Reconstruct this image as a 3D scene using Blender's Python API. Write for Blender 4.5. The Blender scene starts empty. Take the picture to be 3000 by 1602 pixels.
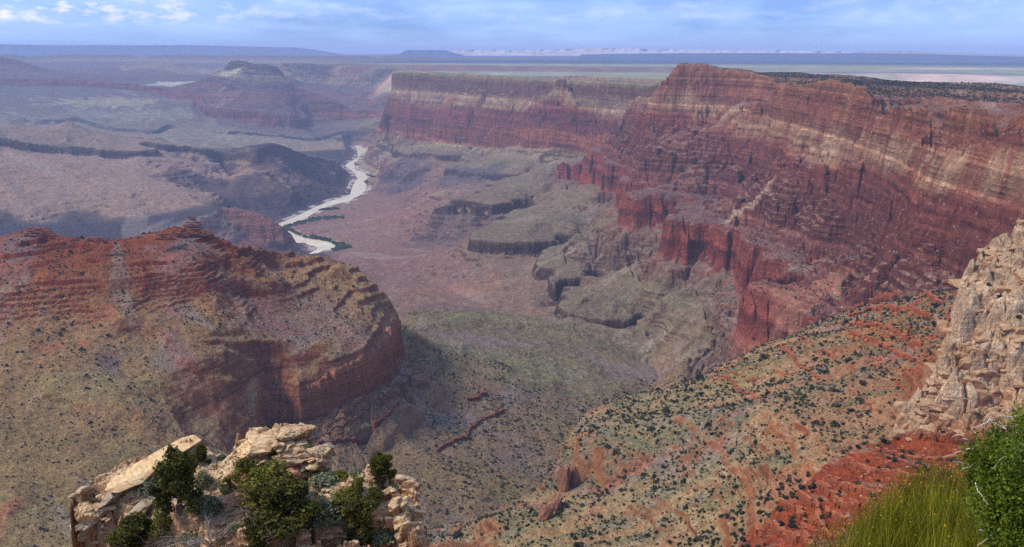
import bpy, math, random
import numpy as np
from mathutils import Vector, Matrix
random.seed(7); RNG = np.random.default_rng(7)
SC = bpy.context.scene
COL = SC.collection

# ------------------------------------------------------------------ camera
F = 2400.0; PITCH = math.radians(15.13); CW, CH = 3000.0, 1602.0
cam = bpy.data.cameras.new("camera"); cam.sensor_width = 36.0; cam.lens = 36.0 * F / CW
cam.clip_start = 0.1; cam.clip_end = 300000.0
camo = bpy.data.objects.new("camera", cam); COL.objects.link(camo)
camo.location = (0, 0, 0); camo.rotation_euler = (math.radians(90) - PITCH, 0, 0)
SC.camera = camo
# ------------------------------------------------------------------ view
SC.view_settings.view_transform = 'Standard'; SC.view_settings.look = 'None'
SC.view_settings.gamma = 1.0; SC.view_settings.exposure = 0.38
SC.cycles.max_bounces = 4; SC.cycles.diffuse_bounces = 2; SC.cycles.glossy_bounces = 1
SC.cycles.transmission_bounces = 2; SC.cycles.volume_bounces = 1; SC.cycles.transparent_max_bounces = 6
SC.cycles.sample_clamp_indirect = 4.0
SC.cycles.use_denoising = False
# ------------------------------------------------------------------ light
SUN_EL = math.radians(47); SUN_AZ = math.radians(-97)      # azimuth clockwise from +Y (view direction)
sdir = Vector((math.sin(SUN_AZ) * math.cos(SUN_EL), math.cos(SUN_AZ) * math.cos(SUN_EL), math.sin(SUN_EL)))
sun = bpy.data.lights.new("sun", 'SUN'); sun.energy = 2.9; sun.angle = math.radians(10.0); sun.color = (1.0, 0.95, 0.89)
suno = bpy.data.objects.new("sun", sun); COL.objects.link(suno)
suno.rotation_euler = sdir.to_track_quat('Z', 'Y').to_euler()

def srgb(r, g, b):
    f = lambda c: (c / 12.92 if c <= 0.04045 else ((c + 0.055) / 1.055) ** 2.4)
    return (f(r / 255), f(g / 255), f(b / 255))

class NT:
    """small node helper"""
    def __init__(s, tree): s.t = tree; s.n = tree.nodes; s.l = tree.links
    def node(s, kind, **kw):
        n = s.n.new(kind)
        ins = kw.pop('ins', {})
        for k, v in kw.items(): setattr(n, k, v)
        for k, v in ins.items(): s.put(n.inputs[k], v)
        return n
    def put(s, sock, v):
        if isinstance(v, bpy.types.NodeSocket): s.l.new(v, sock)
        else:
            if hasattr(sock, 'default_value'):
                if isinstance(v, (tuple, list)) and len(v) == 3 and sock.type == 'RGBA': v = (*v, 1)
                sock.default_value = v
    def math(s, op, a, b=0.0, c=0.0, clamp=False):
        n = s.node('ShaderNodeMath', operation=op, use_clamp=clamp)
        s.put(n.inputs[0], a); s.put(n.inputs[1], b); s.put(n.inputs[2], c); return n.outputs[0]
    def vmath(s, op, a, b=(0, 0, 0)):
        n = s.node('ShaderNodeVectorMath', operation=op); s.put(n.inputs[0], a); s.put(n.inputs[1], b); return n.outputs[0]
    def mix(s, f, a, b, mode='MIX'):
        n = s.node('ShaderNodeMix', data_type='RGBA', blend_type=mode)
        s.put(n.inputs[0], f); s.put(n.inputs[6], a); s.put(n.inputs[7], b); return n.outputs[2]
    def noise(s, vec, scale, detail=4, rough=0.55, out=0, dim='3D', dist=0.0):
        n = s.node('ShaderNodeTexNoise', noise_dimensions=dim)
        if dim == '1D': s.put(n.inputs['W'], vec)
        else: s.put(n.inputs['Vector'], vec)
        n.inputs['Scale'].default_value = scale; n.inputs['Detail'].default_value = detail
        n.inputs['Roughness'].default_value = rough; n.inputs['Distortion'].default_value = dist
        return n.outputs[out]
    def rng(s, v, a, b, c=0.0, d=1.0, kind='LINEAR'):
        n = s.node('ShaderNodeMapRange', interpolation_type=kind)
        s.put(n.inputs[0], v); s.put(n.inputs[1], a); s.put(n.inputs[2], b); s.put(n.inputs[3], c); s.put(n.inputs[4], d)
        return n.outputs[0]

# ------------------------------------------------------------------ world: blue sky with thin streaked cloud
world = bpy.data.worlds.new("World"); SC.world = world; world.use_nodes = True
w = NT(world.node_tree); w.n.clear()
sky = w.node('ShaderNodeTexSky', sky_type='NISHITA', sun_disc=False, sun_elevation=SUN_EL, sun_rotation=SUN_AZ,
             altitude=2200.0, air_density=1.0, dust_density=1.0, ozone_density=2.0)
tc = w.node('ShaderNodeTexCoord').outputs['Generated']
sp = w.node('ShaderNodeSeparateXYZ', ins={0: tc})
az = w.math('ARCTAN2', sp.outputs[0], sp.outputs[1])
hor = w.math('SQRT', w.math('ADD', w.math('MULTIPLY', sp.outputs[0], sp.outputs[0]), w.math('MULTIPLY', sp.outputs[1], sp.outputs[1])))
el = w.math('ARCTAN2', sp.outputs[2], hor)
cv = w.node('ShaderNodeCombineXYZ', ins={0: w.math('MULTIPLY', az, 9.0), 1: w.math('MULTIPLY', el, 62.0), 2: 3.3}).outputs[0]
cv2 = w.node('ShaderNodeCombineXYZ', ins={0: w.math('MULTIPLY', az, 5.0), 1: w.math('MULTIPLY', el, 17.0), 2: 9.1}).outputs[0]
cv3 = w.node('ShaderNodeCombineXYZ', ins={0: w.math('MULTIPLY', az, 34.0), 1: w.math('MULTIPLY', el, 88.0), 2: 1.7}).outputs[0]
veil = w.rng(w.noise(cv2, 1.0, 3, 0.5), 0.36, 0.60)
streak = w.rng(w.noise(cv, 1.0, 5, 0.55), 0.42, 0.66)
puff = w.rng(w.noise(cv3, 1.0, 5, 0.6), 0.50, 0.68)
left = w.rng(az, -0.62, -0.18, 1.0, 0.0, 'SMOOTHSTEP')
band = w.math('MULTIPLY', w.rng(el, 0.024, 0.036, kind='SMOOTHSTEP'), w.rng(el, 0.052, 0.064, 1.0, 0.0, 'SMOOTHSTEP'))
puffm = w.math('MULTIPLY', w.math('MULTIPLY', puff, band), w.math('ADD', w.math('MULTIPLY', left, 0.95), 0.14))
skyc = w.mix(0.0, sky.outputs[0], sky.outputs[0])
# deeper blue high up where no cloud, pale veil and pink puffs elsewhere (in sky radiance units)
c1 = w.mix(w.math('MULTIPLY', veil, 0.7), w.vmath('MULTIPLY', skyc, (0.29, 0.47, 0.94)), (3.7, 5.6, 9.3))
c2 = w.mix(w.math('MULTIPLY', streak, 0.38), c1, (5.4, 7.0, 10.2))
cv4 = w.node('ShaderNodeCombineXYZ', ins={0: w.math('MULTIPLY', az, 13.0), 1: w.math('MULTIPLY', el, 14.0), 2: 4.4}).outputs[0]
shaft = w.math('MULTIPLY', w.rng(w.noise(cv4, 1.0, 3, .5), .30, .72), w.rng(az, -.05, .25, 0.25, 1.0, 'SMOOTHSTEP'))
c2 = w.mix(w.math('MULTIPLY', shaft, .8), c2, (3.2, 4.9, 8.6))
c3 = w.mix(puffm, c2, (10.0, 8.9, 11.6))
bg = w.node('ShaderNodeBackground', ins={'Color': c3, 'Strength': 0.106})
w.l.new(bg.outputs[0], w.node('ShaderNodeOutputWorld').inputs[0])

# ------------------------------------------------------------------ projection helpers
def unproj(px, py):
    """pixel -> horizontal unit direction (x, y) and z per metre of horizontal distance"""
    px = np.asarray(px, float); py = np.asarray(py, float)
    xv = (px - CW / 2) / F; yv = -(py - CH / 2) / F
    X = xv; Y = math.cos(PITCH) + math.sin(PITCH) * yv; Z = -math.sin(PITCH) + math.cos(PITCH) * yv
    h = np.hypot(X, Y)
    return X / h, Y / h, Z / h
def at(px, py, D=None, z=None):
    x, y, t = unproj(px, py)
    if D is None: D = z / t
    return Vector((float(x * D), float(y * D), float(t * D if z is None else z)))

# ------------------------------------------------------------------ noise
_P = RNG.permutation(256).astype(np.int32); _P = np.concatenate([_P, _P])
_A = RNG.random(256) * 2 * np.pi; _GX = np.cos(_A).astype(np.float32); _GY = np.sin(_A).astype(np.float32)
def gn(x, y, seed=0):
    x = x + seed * 17.31; y = y + seed * 9.77
    fx = np.floor(x); fy = np.floor(y); ix = fx.astype(np.int32) & 255; iy = fy.astype(np.int32) & 255
    u = (x - fx).astype(np.float32); v = (y - fy).astype(np.float32)
    U = u * u * u * (u * (u * 6 - 15) + 10); V = v * v * v * (v * (v * 6 - 15) + 10)
    def g(i, j, a, b):
        h = _P[_P[i & 255] + (j & 255)]; return _GX[h] * a + _GY[h] * b
    n00 = g(ix, iy, u, v); n10 = g(ix + 1, iy, u - 1, v); n01 = g(ix, iy + 1, u, v - 1); n11 = g(ix + 1, iy + 1, u - 1, v - 1)
    a = n00 + (n10 - n00) * U; b = n01 + (n11 - n01) * U
    return (a + (b - a) * V) * 1.5
def fbm(x, y, lam, octs=4, seed=0, gain=0.5):
    r = 0; a = 1.0; t = 0
    for i in range(octs): r = r + a * gn(x / lam, y / lam, seed + i * 3); t += a; a *= gain; lam *= 0.5
    return r / t
def worley(x, y, lam, seed=0):
    x = x / lam + seed * 7.7; y = y / lam + seed * 3.1
    fx = np.floor(x); fy = np.floor(y); f1 = np.full(x.shape, 9., np.float32); f2 = f1.copy(); idv = np.zeros(x.shape, np.float32)
    for i in (-1, 0, 1):
        for j in (-1, 0, 1):
            cx = fx + i; cy = fy + j; ix = cx.astype(np.int32) & 255; iy = cy.astype(np.int32) & 255
            h = _P[_P[ix] + iy]; h2 = _P[h + 71 & 255]
            d = (cx + .15 + .7 * h / 255. - x) ** 2 + (cy + .15 + .7 * h2 / 255. - y) ** 2
            c = d < f1; f2 = np.where(c, f1, np.minimum(f2, d)); idv = np.where(c, (h * 37 % 256) / 255., idv); f1 = np.where(c, d, f1)
    return np.sqrt(f1), np.sqrt(f2) - np.sqrt(f1), idv
def sstep(x, a, b):
    t = np.clip((x - a) / (b - a), 0, 1); return t * t * (3 - 2 * t)

# ------------------------------------------------------------------ generic mesh builder
def mesh_np(name, verts, faces_flat, nper, smooth=True):
    me = bpy.data.meshes.new(name)
    nv = len(verts); nf = len(faces_flat) // nper
    me.vertices.add(nv); me.vertices.foreach_set("co", np.asarray(verts, np.float32).ravel())
    me.loops.add(nf * nper); me.loops.foreach_set("vertex_index", np.asarray(faces_flat, np.int32).ravel())
    me.polygons.add(nf); me.polygons.foreach_set("loop_start", np.arange(0, nf * nper, nper, dtype=np.int32))
    me.polygons.foreach_set("use_smooth", np.full(nf, smooth))
    me.update(calc_edges=True)
    return me
def link(name, me, mat=None, parent=None, **props):
    o = bpy.data.objects.new(name, me); COL.objects.link(o)
    if mat is not None and me is not None and len(me.materials) == 0: me.materials.append(mat)
    if parent is not None: o.parent = parent
    for k, v in props.items(): o[k] = v
    return o

# =================================================================== TERRAIN CONTROL LINES
REG = ['ridge', 'slope', 'ledges', 'wall', 'tonto', 'mesa', 'facade', 'butte', 'desert']
LINES = []
def C(reg, txt, z=None, d=None, s=None):
    pts = []
    for tok in txt.split():
        f = tok.split(','); px, py = float(f[0]), float(f[1]); zz, dd, ss = z, d, s
        if len(f) > 2 and any(q[0] in 'zd' for q in f[2:]): zz = dd = None
        for q in f[2:]:
            if q[0] == 'z': zz = float(q[1:])
            elif q[0] == 'd': dd = float(q[1:])
            elif q[0] == 's': ss = float(q[1:])
        x, y, t = unproj(px, py)
        if dd is None: dd = zz / t
        elif zz is None: zz = t * dd
        if ss is None: ss = zz
        pts.append((math.atan2(x, y), math.log(dd), float(zz), float(ss)))
    LINES.append((REG.index(reg), pts))
#--CONTROLS--
# --- left red ridge: crest, its back, slopes, Redwall band, scree
C('ridge', "-400,735,z-460 -60,705,z-458 0,695,z-455 60,672,z-440 100,664,z-437 135,666,z-437 170,690,z-450 240,697,z-455 300,697,z-458 330,708,z-463 400,716,z-470 440,706,z-465 455,685,z-455 500,682,z-453 522,660,z-445 550,640,z-437 575,638,z-436 592,655,z-443 625,685,z-458 700,705,z-480 800,728,z-530 900,748,z-568 1000,757,z-592 1060,775,z-612 1110,810,z-632 1150,855,z-675")
C('ridge', "-400,735,d2760,z-600 0,700,d2620,z-600 300,700,d2600,z-600 560,650,d2560,z-590 800,728,d2560,z-720 1000,757,d2600,z-780 1150,850,d2620,z-880")
C('ridge', "-400,700,d3500,z-1180 300,700,d3300,z-1180 700,720,d3200,z-1200 1100,780,d3100,z-1200", s=-1200)
C('ridge', "-400,900,z-555 0,880,z-538 300,880,z-548 600,860,z-562 850,880,z-625,s-595 1000,880,z-650,s-605")
C('ridge', "-400,780,z-500 0,770,z-483 300,770,z-487 600,750,z-490 850,790,z-585 1000,810,z-618")
C('ridge', "-400,1000,z-592 0,990,z-578 300,990,z-600 600,990,z-620 850,990,z-668,s-615")
C('ridge', "-400,1150,z-640,s-620 0,1100,z-610,s-600 300,1100,z-640,s-620 550,1100,z-665,s-635 700,1110,z-700,s-620")
C('ridge', "780,1150,z-775 868,1115,z-742 967,1048,z-710 1083,990,z-690 1118,890,z-690 1153,865,z-690", s=-640)
C('ridge', "786,1238,z-845 870,1222,z-830 932,1198,z-812 1000,1175,z-806 1083,1145,z-812 1176,1099,z-850 1220,1033,z-870 1205,960,z-872", s=-890)
C('ridge', "-400,1400,z-710 0,1400,z-690 200,1380,z-700 450,1350,z-725 650,1250,z-745 740,1200,z-757", s=-625)
C('ridge', "-400,1602,z-750,s-660 0,1602,z-735,s-660 300,1602,z-750,s-665 600,1500,z-790,s-670 720,1350,z-800,s-680 775,1285,z-840,s-850 900,1300,z-880,s-900")
C('ridge', "-400,1700,d950,z-770 600,1700,d1000,z-830 1300,1700,d1150,z-950", s=-670)
C('ridge', "1150,1602,z-960 1330,1550,z-970 1420,1520,z-985 1560,1465,z-1000 1640,1420,z-1010 1700,1320,z-1030 1800,1230,z-1060 1860,1180,z-1085 1935,1110,z-1110 1935,1085,z-1115 1905,1050,z-1120", s=-1000)
C('ridge', "1100,1350,z-925 1250,1250,z-935 1350,1150,z-945 1450,1080,z-960", s=-950)
# --- green-grey hill beyond the scree
C('tonto', "1195,905,z-960 1280,905,z-985 1380,910,z-1000 1530,930,z-1030 1650,960,z-1050 1750,985,z-1065 1850,1010,z-1085 1900,1040,z-1110", s=-980)
C('tonto', "1250,1000,z-950 1400,1030,z-980 1600,1080,z-1020 1750,1120,z-1060", s=-970)
C('tonto', "1150,850,d3700,z-1180 1300,890,d3650,z-1190 1450,900,d3600,z-1180 1545,922,z-1155 1620,878,z-1120")
C('tonto', "1060,775,z-1320 1100,770,z-1320 1200,800,z-1285 1300,850,z-1225 1380,872,z-1190 1470,882,z-1170")
C('tonto', "1100,840,z-1230 1180,860,z-1180 1300,880,z-1175")
# --- Tonto platforms, Tapeats rims
C('tonto', "1638,893 1673,919 1717,936 1782,949 1830,962 1856,949 1900,990,z-1090", z=-1060)
C('tonto', "1622,935 1670,964 1717,978 1770,990 1815,1005 1875,965", z=-1130)
C('tonto', "1700,860,z-1030 1850,900,z-1025 1950,960,z-1040")
C('tonto', "1612,810 1625,836 1673,834 1747,847", z=-1060)
C('tonto', "1604,852 1619,884 1680,868 1745,858", z=-1135)
C('tonto', "1700,790,z-1005 1800,830,z-1000 1900,860,z-980 2000,900,z-960 2080,980,z-980 2060,1040,z-1030")
C('tonto', "1379,697 1455,706 1586,708 1673,700 1699,702", z=-1060)
C('tonto', "1370,744 1433,755 1520,753 1651,744 1720,722", z=-1142)
C('tonto', "1380,694 1394,684 1455,649 1542,619 1616,593", z=-1058)
C('tonto', "1500,660,z-1030 1600,640,z-1005 1700,650,z-980 1770,660,z-955")
C('tonto', "1400,680,d5480,z-1230 1480,640,d5680,z-1210 1560,610,d5960,z-1170")
C('tonto', "1270,598 1346,597 1420,601 1477,591 1542,591 1621,588", z=-1060)
C('tonto', "1264,636 1368,638 1455,636 1521,623 1586,604", z=-1142)
C('tonto', "1237,648,z-1190 1330,646,z-1185 1430,652,z-1190")
C('tonto', "1190,720,z-1350 1300,720,z-1310 1350,740,z-1265")
C('tonto', "1330,575,z-1045 1450,560,z-1030 1600,560,z-1000 1700,585,z-960")
C('tonto', "1300,492 1394,495 1499,508 1590,519", z=-1060)
C('tonto', "1296,519 1377,535 1470,537 1560,539", z=-1140)
C('tonto', "1350,480,z-1045 1500,485,z-1010 1600,495,z-960")
C('tonto', "1250,537,z-1200 1330,562,z-1165 1420,562,z-1120")
C('tonto', "1150,441 1176,440 1228,440 1303,449 1429,464", z=-1060)
C('tonto', "1152,480 1220,478 1281,479 1429,478", z=-1150)
C('tonto', "1100,600,z-1385 1200,620,z-1330 1220,570,z-1330 1150,540,z-1350")
C('tonto', "1060,640,z-1405 1150,700,z-1375 1060,720,z-1400")
C('tonto', "1090,470,z-1330 1110,520,z-1360")
# --- river
C('tonto', "1050,430 1060,447 1048,468 1030,485 1055,512 1058,545 1040,575 1000,590 950,605 880,640 812,663 860,695 930,715 950,725 915,742", z=-1449)
C('tonto', "990,620 900,665 880,685 960,700 1010,735", z=-1437)
# --- left: red hill by the river, dark hills, tan mesa
C('mesa', "640,606,d6450 700,614,d6350 750,626,d6300 779,637,d6250 805,650,d6200 857,667,d6150 875,680,d6120 893,696,d6120 900,714,d6120", s=-1360)
C('mesa', "700,700,d6200 780,725,d6080 860,735,d6030 905,748,d6080", s=-1430)
C('mesa', "-400,690,d6900 0,625,d7100 60,655,d6950 130,662,d6900 200,642,d7000 290,648,d6950 390,640,d6950 500,620,d7000 640,600,d7050", s=-1300)
C('mesa', "-400,715,d6500 0,712,d6550 400,708,d6500 640,698,d6250", s=-1430)
C('mesa', "-400,560,d7600 0,560,d7600 300,560,d7500 550,560,d7450 640,565,d7400", s=-1220)
C('mesa', "-400,440,d8650 0,432,d8650 62,444,d8600 155,458,d8600 280,458,d8600 357,471,d8550 456,457,d8550", s=-1140)
C('mesa', "-400,400,d8750 0,402,d8750 67,404,d8750 72,418,d8700 149,424,d8700 264,428,d8700 342,438,d8650 452,443,d8620", s=-1060)
C('mesa', "419,414,d9000 480,424,d8950 540,424,d9000 590,430,d9000 650,440,d9000 683,452,d9000", s=-1060)
C('mesa', "430,430,d8850 520,455,d8800 600,462,d8800 660,475,d8750", s=-1140)
C('mesa', "-400,360,d9400 0,360,d9350 70,361,d9350 105,378,d9350 130,385,d9350 160,371,d9300 178,359,d9250 195,355,d9250 213,359,d9250 232,372,d9300 290,390,d9400 340,398,d9400 430,408,d9400 520,420,d9300", s=-1000)
C('mesa', "-400,380,d10500,z-1250 0,380,d10500,z-1250 300,400,d10500,z-1250 600,430,d10300,z-1250")
C('mesa', "683,452,d8900 700,435,d9000 736,425,d9000 770,424,d9000 792,415,d9100 830,425,d9200 862,437,d9300 920,458,d9500 980,470,d9900 1013,462,d10500 1035,441,d11200 1042,440,d11400", s=-1060)
C('mesa', "700,430,d10000,z-1250 860,440,d10300,z-1330 960,450,d10900,z-1390")
C('mesa', "640,500,z-1180 700,520,z-1200 760,505,z-1130 820,480,z-1100 900,500,z-1220")
C('mesa', "600,560,z-1260 700,580,z-1290 800,560,z-1270 900,540,z-1290 960,505,z-1290")
C('mesa', "700,625,z-1400 830,640,z-1430 900,612,z-1430 960,585,z-1430 1015,550,z-1430 1000,500,z-1430 1010,478,z-1430 1040,455,z-1435")
# --- right wall: Redwall base and top, Supai, Coconino base, Toroweap base, rim, plateau
C('wall', "1640,513 1734,516 1747,543 1865,547", z=-890)
C('wall', "1793,700 1860,712 1922,722 1927,779 2050,801 2143,807 2114,878 2124,935 2138,1000 2175,1038 2260,1040,d2370 2400,1040,d2250", z=-890)
C('wall', "1625,488,d6180 1700,491,d6120 1752,497,d5760 1862,505,d5620", s=-700)
C('wall', "1834,562 1900,556 1980,576 1988,615 1947,635 2050,640 2150,650 2184,660 2192,704 2260,712 2373,745 2385,758 2373,766 2264,806 2190,816 2184,822 2248,844 2295,850 2349,885 2427,940", z=-700)
C('wall', "2180,830,d2760,z-850 2264,800,d2730,z-830 2340,780,d2740,z-760")
C('wall', "1790,600,z-960 1770,650,z-950 1880,600,d5000,z-870")
C('wall', "1788,402,d6000 1850,420,d5500 1900,440,z-560 2050,480,z-580 2200,560,z-600 2350,600,z-570 2500,660,z-570 2600,730,z-560 2500,800,z-610 2400,850,z-650", s=-560)
C('wall', "2750,760,z-500 2850,800,z-490 3000,850,z-470 3400,900,z-460", s=-520)
C('wall', "1880,325,d5500 1950,340,d5400 2007,350,z-405 2100,372,z-435 2140,390,z-440 2165,423,z-450 2190,425,z-450 2284,457,z-450 2404,479,z-450 2476,517,z-450 2566,530,z-450 2690,590,z-445 2754,628,z-430 2903,654,z-410 3050,680,z-410 3400,720,z-400", s=-370)
C('wall', "1940,262,d5450 2007,262,d5450 2113,285,d5320 2230,300,d5030 2252,312,d4900 2263,318,d4300 2391,342,d3780 2540,355,d3230 2754,402,d2500 3000,406,d2150 3400,420,d2000", s=-240)
C('wall', "1975,192,d5550 1990,184,d5530 2007,181,d5500 2060,186,d5500 2113,201,d5450 2177,205,d5350 2242,223,d5150 2255,230,d4950 2271,235,d4450 2348,246,d4100 2425,231,d3850 2519,252,d3450 2583,265,d3150 2660,267,d2950 2711,291,d2780 2797,308,d2580 2882,308,d2430 2946,312,d2330 3000,320,d2270 3400,350,d2080", s=-20)
C('wall', "2100,194,d5900 2180,203,d5700 2255,218,d5500 2262,210,d5800 2331,212,d5600 2498,223,d5100 2626,238,d4700 2711,242,d4600 2775,242,d4600 2874,242,d4500 3000,257,d4200 3400,280,d4000", s=0)
C('wall', "1956,221,d5500 1910,280,d5600 1875,338,d5700 1788,402,d6050 1689,460,d6600")
C('wall', "2100,190,d6300,z-350 1975,192,d6000,z-450 1960,230,d6000,z-560 1890,300,d6200,z-750 1800,400,d6700,z-880")
C('wall', "2100,190,d7500,z-330 2259,208,d7500,z-330 2500,220,d6800,z-330 2800,240,d6200,z-330 3400,260,d6000,z-330", s=0)
# --- near tan slope on the right with its fin
C('slope', "1100,1602,z-790 1300,1557,z-792 1500,1498,z-800 1590,1510,z-802", s=-800)
C('slope', "1590,1512,z-802 1600,1500,z-800 1625,1430,z-790", s=-870)
C('slope', "1650,1300,z-700 1645,1340,z-700 1640,1372,z-702 1655,1420,z-715", s=-705)
C('slope', "1690,1505,z-775 1700,1470,z-740", s=-760)
C('slope', "1650,1300,z-690 1700,1215,z-692 1730,1192,z-690 1850,1160,z-670 2000,1120,z-640 2130,1040,z-610 2210,1000,z-590 2290,980,z-570 2400,925,z-540 2480,900,z-520 2560,862,z-480 2650,852,z-460 2750,845,z-430 2850,835,z-395")
C('slope', "1720,1300,z-685 1800,1300,z-660 2000,1250,z-620 2200,1180,z-575 2400,1080,z-530 2600,980,z-480 2750,930,z-440")
C('slope', "1720,1380,z-700 1800,1450,z-690 1950,1480,z-660 2100,1450,z-625 2250,1370,z-585 2400,1290,z-545 2480,1240,z-535")
C('slope', "1300,1602,z-795 1500,1602,z-775 1700,1602,z-740 1900,1602,z-690 2100,1602,z-650")
C('slope', "1300,1700,d1000,z-800 2100,1700,d850,z-680")
C('slope', "1640,1350,d1440,z-860 1730,1192,d1700,z-830 2000,1120,d1800,z-880 2290,980,d1900,z-840 2450,930,d2000,z-740 2560,870,d2030,z-640 2700,850,d2000,z-570")
# --- near red ledges and the pale buttress
C('ledges', "2600,1290,z-372 2530,1312,z-375 2450,1325,z-378 2360,1400,z-385 2290,1440,z-390 2230,1540,z-400 2200,1602,z-405", s=-420)
C('ledges', "2645,1250,d970,z-550 2600,1285,d940,z-550 2450,1322,d900,z-570 2300,1440,d860,z-600 2230,1602,d820,z-640 2200,1700,d790,z-650")
C('ledges', "2400,1602,z-375 2500,1540,z-365 2700,1450,z-355 3000,1400,z-350 3400,1400,z-345", s=-400)
C('ledges', "2610,1287,d824 2750,1264,d848 2900,1290,d850 3050,1300,d850 3400,1350,d840", s=-378)
C('ledges', "2625,1232,d852 2720,1092,d880 2770,1002,d905 2850,888,d935 2812,850,d1000 2830,772,d1020 2900,692,d1050 2990,640,d1070 3080,600,d1090 3400,520,d1120", s=-300)
C('ledges', "2780,1150,d872 2900,1050,d905 3000,900,d960 3400,850,d980", s=-320)
C('ledges', "2900,860,d990 3000,760,d1018 3400,700,d1040", s=-290)
C('ledges', "2625,1230,d1030,z-560 2770,1000,d1120,z-520 2850,850,d1230,z-470 2990,640,d1340,z-450 3400,520,d1420,z-430")
C('ledges', "-400,1700,d430,z-410 2000,1700,d430,z-400 2400,1700,d430,z-350 3400,1700,d430,z-345", s=-500)
# --- far facade wall
C('facade', "1128,222,d11600 1150,206,d11500 1165,203,d11400 1300,212,d10500 1400,218,d9800 1550,226,d8900 1700,236,d8000 1800,240,d7500 1925,245,d7000", s=0)
C('facade', "1118,255,d11400 1150,250,d11350 1300,268,d10300 1500,280,d9050 1700,285,d7850 1860,300,d7150", s=-170)
C('facade', "1095,292,d11500 1180,300,d11000 1300,316,d10100 1500,323,d8850 1600,326,d8300 1700,322,d7800 1850,335,d7200", s=-370)
C('facade', "1047,326,d12700 1116,336,d11700 1171,368,d10850 1310,377,d9750 1450,380,d8900 1570,382,d8150 1700,390,d7400 1780,385,d7000", s=-700)
C('facade', "1043,360,d12500 1128,383,d11400 1171,394,d10700 1213,416,d10300 1318,428,d9600 1419,436,d9000 1524,433,d8300 1691,441,d7300 1772,421,d6950", s=-890)
C('facade', "1060,405,d12500 1100,420,d10800", s=-1000)
C('facade', "1165,203,d12300,z-270 1400,218,d10600,z-280 1700,236,d8900,z-290 1930,245,d7900,z-300", s=0)
# --- far buttes and basin
C('butte', "217,342,d13800 303,368,d13300 349,377,d13000 407,374,d13100 454,384,d12800 487,361,d13500", s=-1060)
C('butte', "217,354,d13550 303,380,d13050 349,390,d12750 454,397,d12550 500,376,d13200", s=-1130)
C('butte', "-400,400,d12000 0,395,d12000 250,400,d12000 500,402,d12000 700,402,d12200 850,408,d12500", s=-1180)
C('butte', "900,420,d12700 980,425,d12600 1000,400,d13300", s=-1180)
C('butte', "-400,300,d14800 0,300,d14800 120,330,d14100 250,300,d14800 330,330,d14100 420,305,d14800 480,330,d14200 560,300,d14500", s=-980)
C('butte', "-400,232,d16500 0,234,d16500 130,238,d16500 247,240,d16500 384,252,d16200 442,256,d16000 519,281,d15500", s=-700)
C('butte', "-400,243,d16350 0,246,d16350 130,250,d16350 247,253,d16350 384,264,d16050 442,270,d15850 519,290,d15350", s=-890)
C('butte', "-400,200,d18000 168,214,d18000 326,221,d17800 489,233,d17300 560,245,d16500", s=-640)
C('butte', "-400,150,d18500 0,165,d18600 50,173,d18600 98,188,d18500 103,196,d18300 168,213,d18100", s=-450)
C('butte', "355,205,d20500 378,180,d21000 450,177,d21000 530,181,d21000 560,206,d20500 600,232,d19500", s=-250)
C('butte', "-400,180,d19600,z-500 0,180,d19800,z-500 170,200,d19800,z-520 330,200,d19500,z-520", s=-800)
C('butte', "-400,155,d27000 60,160,d27000 75,171,d27000 158,171,d27000 161,160,d27000 225,160,d27000 340,161,d27000 600,163,d27000 900,164,d27000 1170,164,d27000", s=0)
C('butte', "-400,205,d24500 350,205,d24500 600,215,d24000 800,215,d23500", s=-800)
C('butte', "655,203,d15500 663,194,d15500 677,176,d15500 693,176,d15450 730,183,d15300 810,190,d15200 828,202,d15100", s=-100)
C('butte', "640,225,d15200 660,222,d14950 750,240,d14800 845,235,d14900 870,250,d14900", s=-370)
C('butte', "560,250,d15600 600,243,d15500 632,238,d15400", s=-450)
C('butte', "870,254,d14800 921,273,d14700 949,281,d14600 1000,300,d14500", s=-500)
C('butte', "700,170,d16800,z-600 830,200,d16500,z-700 940,280,d15700,z-950", s=-900)
C('butte', "700,271,d14200 744,274,d14150 798,274,d14100 833,298,d14000 866,326,d13800", s=-550)
C('butte', "620,320,d14200 650,312,d13900 681,317,d13700 763,322,d13550 830,328,d13500 866,330,d13500 888,356,d13550", s=-700)
C('butte', "610,350,d13800 640,352,d13550 716,367,d13250 763,384,d13050 850,387,d13050 903,388,d13150 922,378,d13500", s=-890)
C('butte', "880,308,d15500 960,312,d15500 1045,308,d15400", s=-700)
C('butte', "890,342,d15200 960,344,d15100 1040,346,d14900", s=-890)
C('butte', "900,362,d14500 1000,372,d14000", s=-1000)
C('butte', "828,184,d17600 900,187,d17500 1000,192,d17300 1150,200,d17000", s=-20)
C('butte', "870,243,d16900 950,248,d16800 1100,258,d16400", s=-370)
C('butte', "950,285,d16000 1050,290,d15700", s=-560)
C('facade', "1120,206,d11600,z-360 1112,255,d11500,z-520 1080,292,d11600,z-760 1038,320,d12500,z-960 1030,350,d12600,z-1080", s=-600)
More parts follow.
